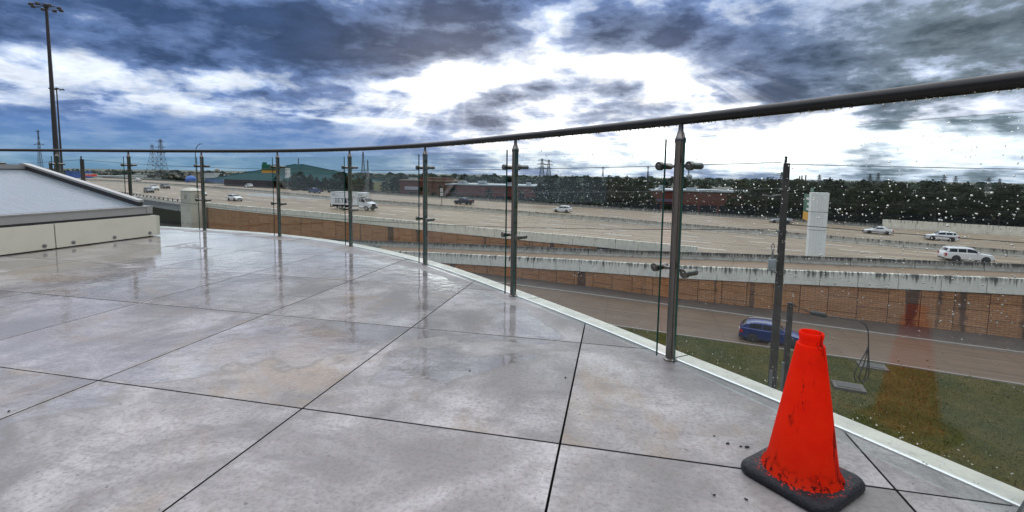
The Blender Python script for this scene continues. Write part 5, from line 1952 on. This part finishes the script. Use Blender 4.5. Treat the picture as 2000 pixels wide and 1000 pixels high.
# ================================================================== trees
def crown_mesh(seed, leafm, rx, rz_, nclump, nleaf, size, low=.15):
    rnd = random.Random(seed)
    mb_ = MB()
    clumps = []
    for k in range(nclump):
        a = rnd.uniform(0, 2 * PI); h_ = rnd.uniform(low, 1)
        env = math.sin(PI * min(max((h_ - low) / (1 - low) * .80 + .16, 0), 1)) ** .7
        rr = math.sqrt(rnd.uniform(.04, 1)) * env * rx
        clumps.append((rr * math.cos(a), rr * math.sin(a), h_ * rz_, rnd.uniform(.16, .30) * rx * 1.3))
    vs, fs = [], []
    for (cx_, cy_, cz_, cr) in clumps:
        # ragged dark heart of the clump
        o_ = len(vs); m_ = 6
        for i in range(m_):
            for q_ in range(3):
                th = [.5, 1.5, 2.6][q_]
                r_ = cr * rnd.uniform(.45, .8)
                vs.append((cx_ + r_ * math.sin(th) * math.cos(i * 2 * PI / m_), cy_ + r_ * math.sin(th) * math.sin(i * 2 * PI / m_), cz_ + r_ * math.cos(th) * .85))
        for i in range(m_):
            for q_ in range(2):
                a0 = o_ + i * 3 + q_; b0 = o_ + ((i + 1) % m_) * 3 + q_
                fs.append((a0, a0 + 1, b0 + 1, b0))
        for k in range(nleaf):
            d_ = Vector((rnd.gauss(0, 1), rnd.gauss(0, 1), rnd.gauss(0, 1) + .2)).normalized()
            p_ = Vector((cx_, cy_, cz_)) + d_ * cr * rnd.uniform(.55, 1.12)
            t1 = d_.cross(Vector((rnd.gauss(0, 1), rnd.gauss(0, 1), rnd.gauss(0, 1)))).normalized()
            t2 = (d_ + Vector((rnd.gauss(0, .6), rnd.gauss(0, .6), rnd.gauss(0, .6)))).cross(t1).normalized()
            s1, s2 = size * rnd.uniform(.5, 1.2), size * rnd.uniform(.4, .9)
            o_ = len(vs)
            vs += [p_ - t1 * s1, p_ + t2 * s2 * .5, p_ + t1 * s1, p_ - t2 * s2]
            fs.append((o_, o_ + 1, o_ + 2, o_ + 3))
    mb_.add(vs, fs)
    return mb_.mesh('crown', leafm)


def trunk_mesh(seed, h_, r_):
    rnd = random.Random(seed)
    mb_ = MB()
    mb_.tube([(0, 0, 0), (rnd.uniform(-.2, .2), rnd.uniform(-.2, .2), h_ * .4), (rnd.uniform(-.4, .4), rnd.uniform(-.4, .4), h_ * .8)], [r_, r_ * .75, r_ * .35], 8)
    for k in range(5):
        a = rnd.uniform(0, 2 * PI); z_ = h_ * rnd.uniform(.3, .6)
        mb_.tube([(0, 0, z_), (math.cos(a) * h_ * .13, math.sin(a) * h_ * .13, z_ + h_ * .13), (math.cos(a) * h_ * .25, math.sin(a) * h_ * .25, z_ + h_ * .2)], [r_ * .45, r_ * .3, r_ * .12], 6)
    return mb_.mesh('trunk', M_BARK, 40)


protos = []
for k in range(7):
    rx, rz_ = (4.2, 11.5) if k < 5 else (2.6, 13.0)
    protos.append((crown_mesh(100 + k, M_LEAF if k % 3 else M_LEAF2, rx, rz_, 34, 46, .42, .10 if k < 5 else .05), trunk_mesh(200 + k, rz_, .28), rz_))
bushp = [(crown_mesh(150 + k, M_LEAF if k else M_LEAF2, 2.2, 3.4, 16, 40, .30, .05), trunk_mesh(250 + k, 3.2, .08), 3.4) for k in range(3)]


def plant(x_, y_, z_, pr, sc, label, group, name='tree', cat='tree'):
    cm, tm, hh_ = pr
    t_ = thing(name, label, cat, (x_, y_, z_), random.uniform(0, 2 * PI), group)
    t_.scale = (sc * random.uniform(.95, 1.2), sc * random.uniform(.95, 1.2), sc)
    link('trunk', tm, t_); link('crown', cm, t_)
    return t_


random.seed(77)


def u_of(x_, y_, z_=-6.):
    d_ = Vector((x_, y_, z_)) - EYE
    return 1000 + 920 * d_.dot(RGT) / d_.dot(FWD)


def v_of(x_, y_, z_):
    d_ = Vector((x_, y_, z_)) - EYE
    return 422 - 920 * d_.dot(UPV) / d_.dot(FWD)


FN = Vector((.38, .925, 0))
cnt = 0
for row, (off, step) in enumerate(((7, 6.0), (14, 6.5), (24, 7.0), (38, 7.5), (58, 9.0))):
    d_ = PF.at_x(-62 if row else -40)
    while d_ < PF.at_x(205):
        d_ += step * random.uniform(.75, 1.25)
        p, _ = PF.at(d_)
        q_ = p + FN * (off + random.uniform(-2.5, 2.5))
        u = u_of(q_.x, q_.y)
        if u > 2060 or u < 655:
            continue
        if row < 3 and (795 < u < 1050 or 1262 < u < 1432):
            if not (row == 0 and random.random() < .45 and not 1300 < u < 1420):
                continue
        if row == 3 and (840 < u < 1040 or 1290 < u < 1425):
            continue
        if u > 1870 and row > 1 and random.random() < .5:
            continue
        zg = max(zm(p.x, p.y) - .06 * off, Z0)
        front_of_building = row == 0 and (795 < u < 1050 or 1262 < u < 1432)
        vt = interp(u, [650, 800, 1000, 1150, 1250, 1300, 1420, 1700, 1900, 2050], [344, 341, 347, 350, 351, 351, 354, 355, 360, 366]) + random.uniform(-4, 6) + (7 if row < 2 else 0)
        if front_of_building:
            vt = 374
        # height so that the crown reaches the tree line
        dd = q_.y
        ztop_ = .84 + (interp(u, [0, 1000, 2000], [326, 341, 356.5]) - vt) / 920 * dd
        pr = random.choice(protos[:5]) if random.random() < .8 else random.choice(protos[5:])
        sc = max(.35, (ztop_ - zg) / (pr[2] * 1.03))
        zone = 'behind the box truck' if u < 800 else 'by the red brick building' if u < 1050 else 'in the dense central belt' if u < 1260 else 'around the dark brick building' if u < 1440 else 'between the timber pole and the sign column' if u < 1640 else 'right of the sign column' if u < 1860 else 'at the far right edge'
        rown = ('front row', 'second row', 'middle row', 'back row', 'skyline row')[row]
        plant(q_.x, q_.y, zg, pr, sc, 'dark tree %s, %s' % (zone, rown), 'trees beyond the motorway')
        cnt += 1
# left group around the green hall
random.seed(78)
for (u, vt, Y_) in ((540, 344, 205), (556, 349, 200), (582, 336, 196), (592, 341, 190), (606, 342, 200), (618, 346, 185), (634, 345, 190), (648, 349, 184), (662, 337, 178), (672, 334, 182), (684, 342, 178), (700, 343, 176), (716, 345, 180),
                    (575, 352, 185), (600, 354, 183), (628, 356, 180), (652, 355, 176), (690, 352, 172), (470, 355, 235), (485, 352, 228), (500, 350, 224), (515, 347, 218), (530, 351, 212), (370, 338, 330), (352, 337, 350), (336, 340, 380), (436, 337, 420), (330, 346, 300), (345, 347, 296), (356, 346, 290), (320, 346, 320)):
    p = at(u, vt, Y_)
    zg = Z0 + (3.2 if Y_ < 240 else 0.)
    pr = random.choice(protos)
    plant(p.x, p.y, zg, pr, max(.3, (p.z - zg) / (pr[2] * 1.03)), 'dark tree %s' % ('in front of the green hipped roof' if 535 < u < 690 else 'by the blue tank under the pylons' if u < 380 else 'left of the green hipped roof' if u < 535 else 'between green roof and brick building'), 'trees on the left horizon')
# shrubs at the motorway edge
random.seed(79)
d_ = PF.at_x(-40)
k = 0
while d_ < PF.at_x(84):
    d_ += random.uniform(2.6, 5)
    p, _ = PF.at(d_)
    q_ = p + FN * random.uniform(1.6, 4)
    u = u_of(q_.x, q_.y)
    pr = random.choice(bushp)
    sc = random.uniform(.45, 1.0) if not (800 < u < 1050 or 1262 < u < 1440) else random.uniform(.3, .6)
    plant(q_.x, q_.y, zm(p.x, p.y) - .4, pr, sc, 'low dark shrub against the far motorway barrier', 'shrubs along the far barrier', 'shrub', 'shrub')
# far woods on the horizon: one mass
random.seed(80)
mb = MB(); vs = []; fs = []
for k in range(9000):
    a = random.uniform(-52, 52); dist = random.choice((random.uniform(650, 900), random.uniform(900, 1700)))
    x_, y_ = math.tan(R(a)) * dist, dist
    hmax = (9 if a > -22 else 7) + 2.5 * math.sin(a * 1.7) + 2 * math.sin(a * 5.1)
    z_ = Z0 + random.uniform(0, max(hmax, 3))
    s_ = random.uniform(1.5, 5)
    o_ = len(vs)
    vs += [(x_ - s_, y_ + random.uniform(-3, 3), z_ - s_ * .4), (x_ + s_, y_ + random.uniform(-3, 3), z_ - s_ * .3), (x_ + s_ * random.uniform(.1, .6), y_, z_ + s_ * .5), (x_ - s_ * random.uniform(.1, .6), y_ + 2, z_ + s_ * .55)]
    fs.append((o_, o_ + 1, o_ + 2, o_ + 3))
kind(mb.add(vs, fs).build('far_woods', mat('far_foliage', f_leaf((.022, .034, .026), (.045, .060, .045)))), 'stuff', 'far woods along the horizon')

ORD = ['first', 'second', 'third', 'fourth', 'fifth', 'sixth', 'seventh', 'eighth', 'ninth', 'tenth', 'eleventh', 'twelfth', 'thirteenth', 'fourteenth', 'fifteenth',
       'sixteenth', 'seventeenth', 'eighteenth', 'nineteenth', 'twentieth']


def ordinal(k):
    tens = ['', '', 'twenty', 'thirty', 'forty', 'fifty']
    if k < 20:
        return ORD[k]
    if (k + 1) % 10 == 0:
        return {30: 'thirtieth', 40: 'fortieth', 50: 'fiftieth'}[k + 1]
    return tens[(k + 1) // 10] + '-' + ORD[(k + 1) % 10 - 1]


same = {}
for o in COL.objects:
    if o.parent is None and o.get('category') in ('tree', 'shrub'):
        same.setdefault(o['label'], []).append(o)
for lb_, lst in same.items():
    if len(lst) > 1:
        lst.sort(key=lambda o: u_of(o.location.x, o.location.y))
        for k, o in enumerate(lst):
            o['label'] = '%s, %s from left' % (lb_, ordinal(k))
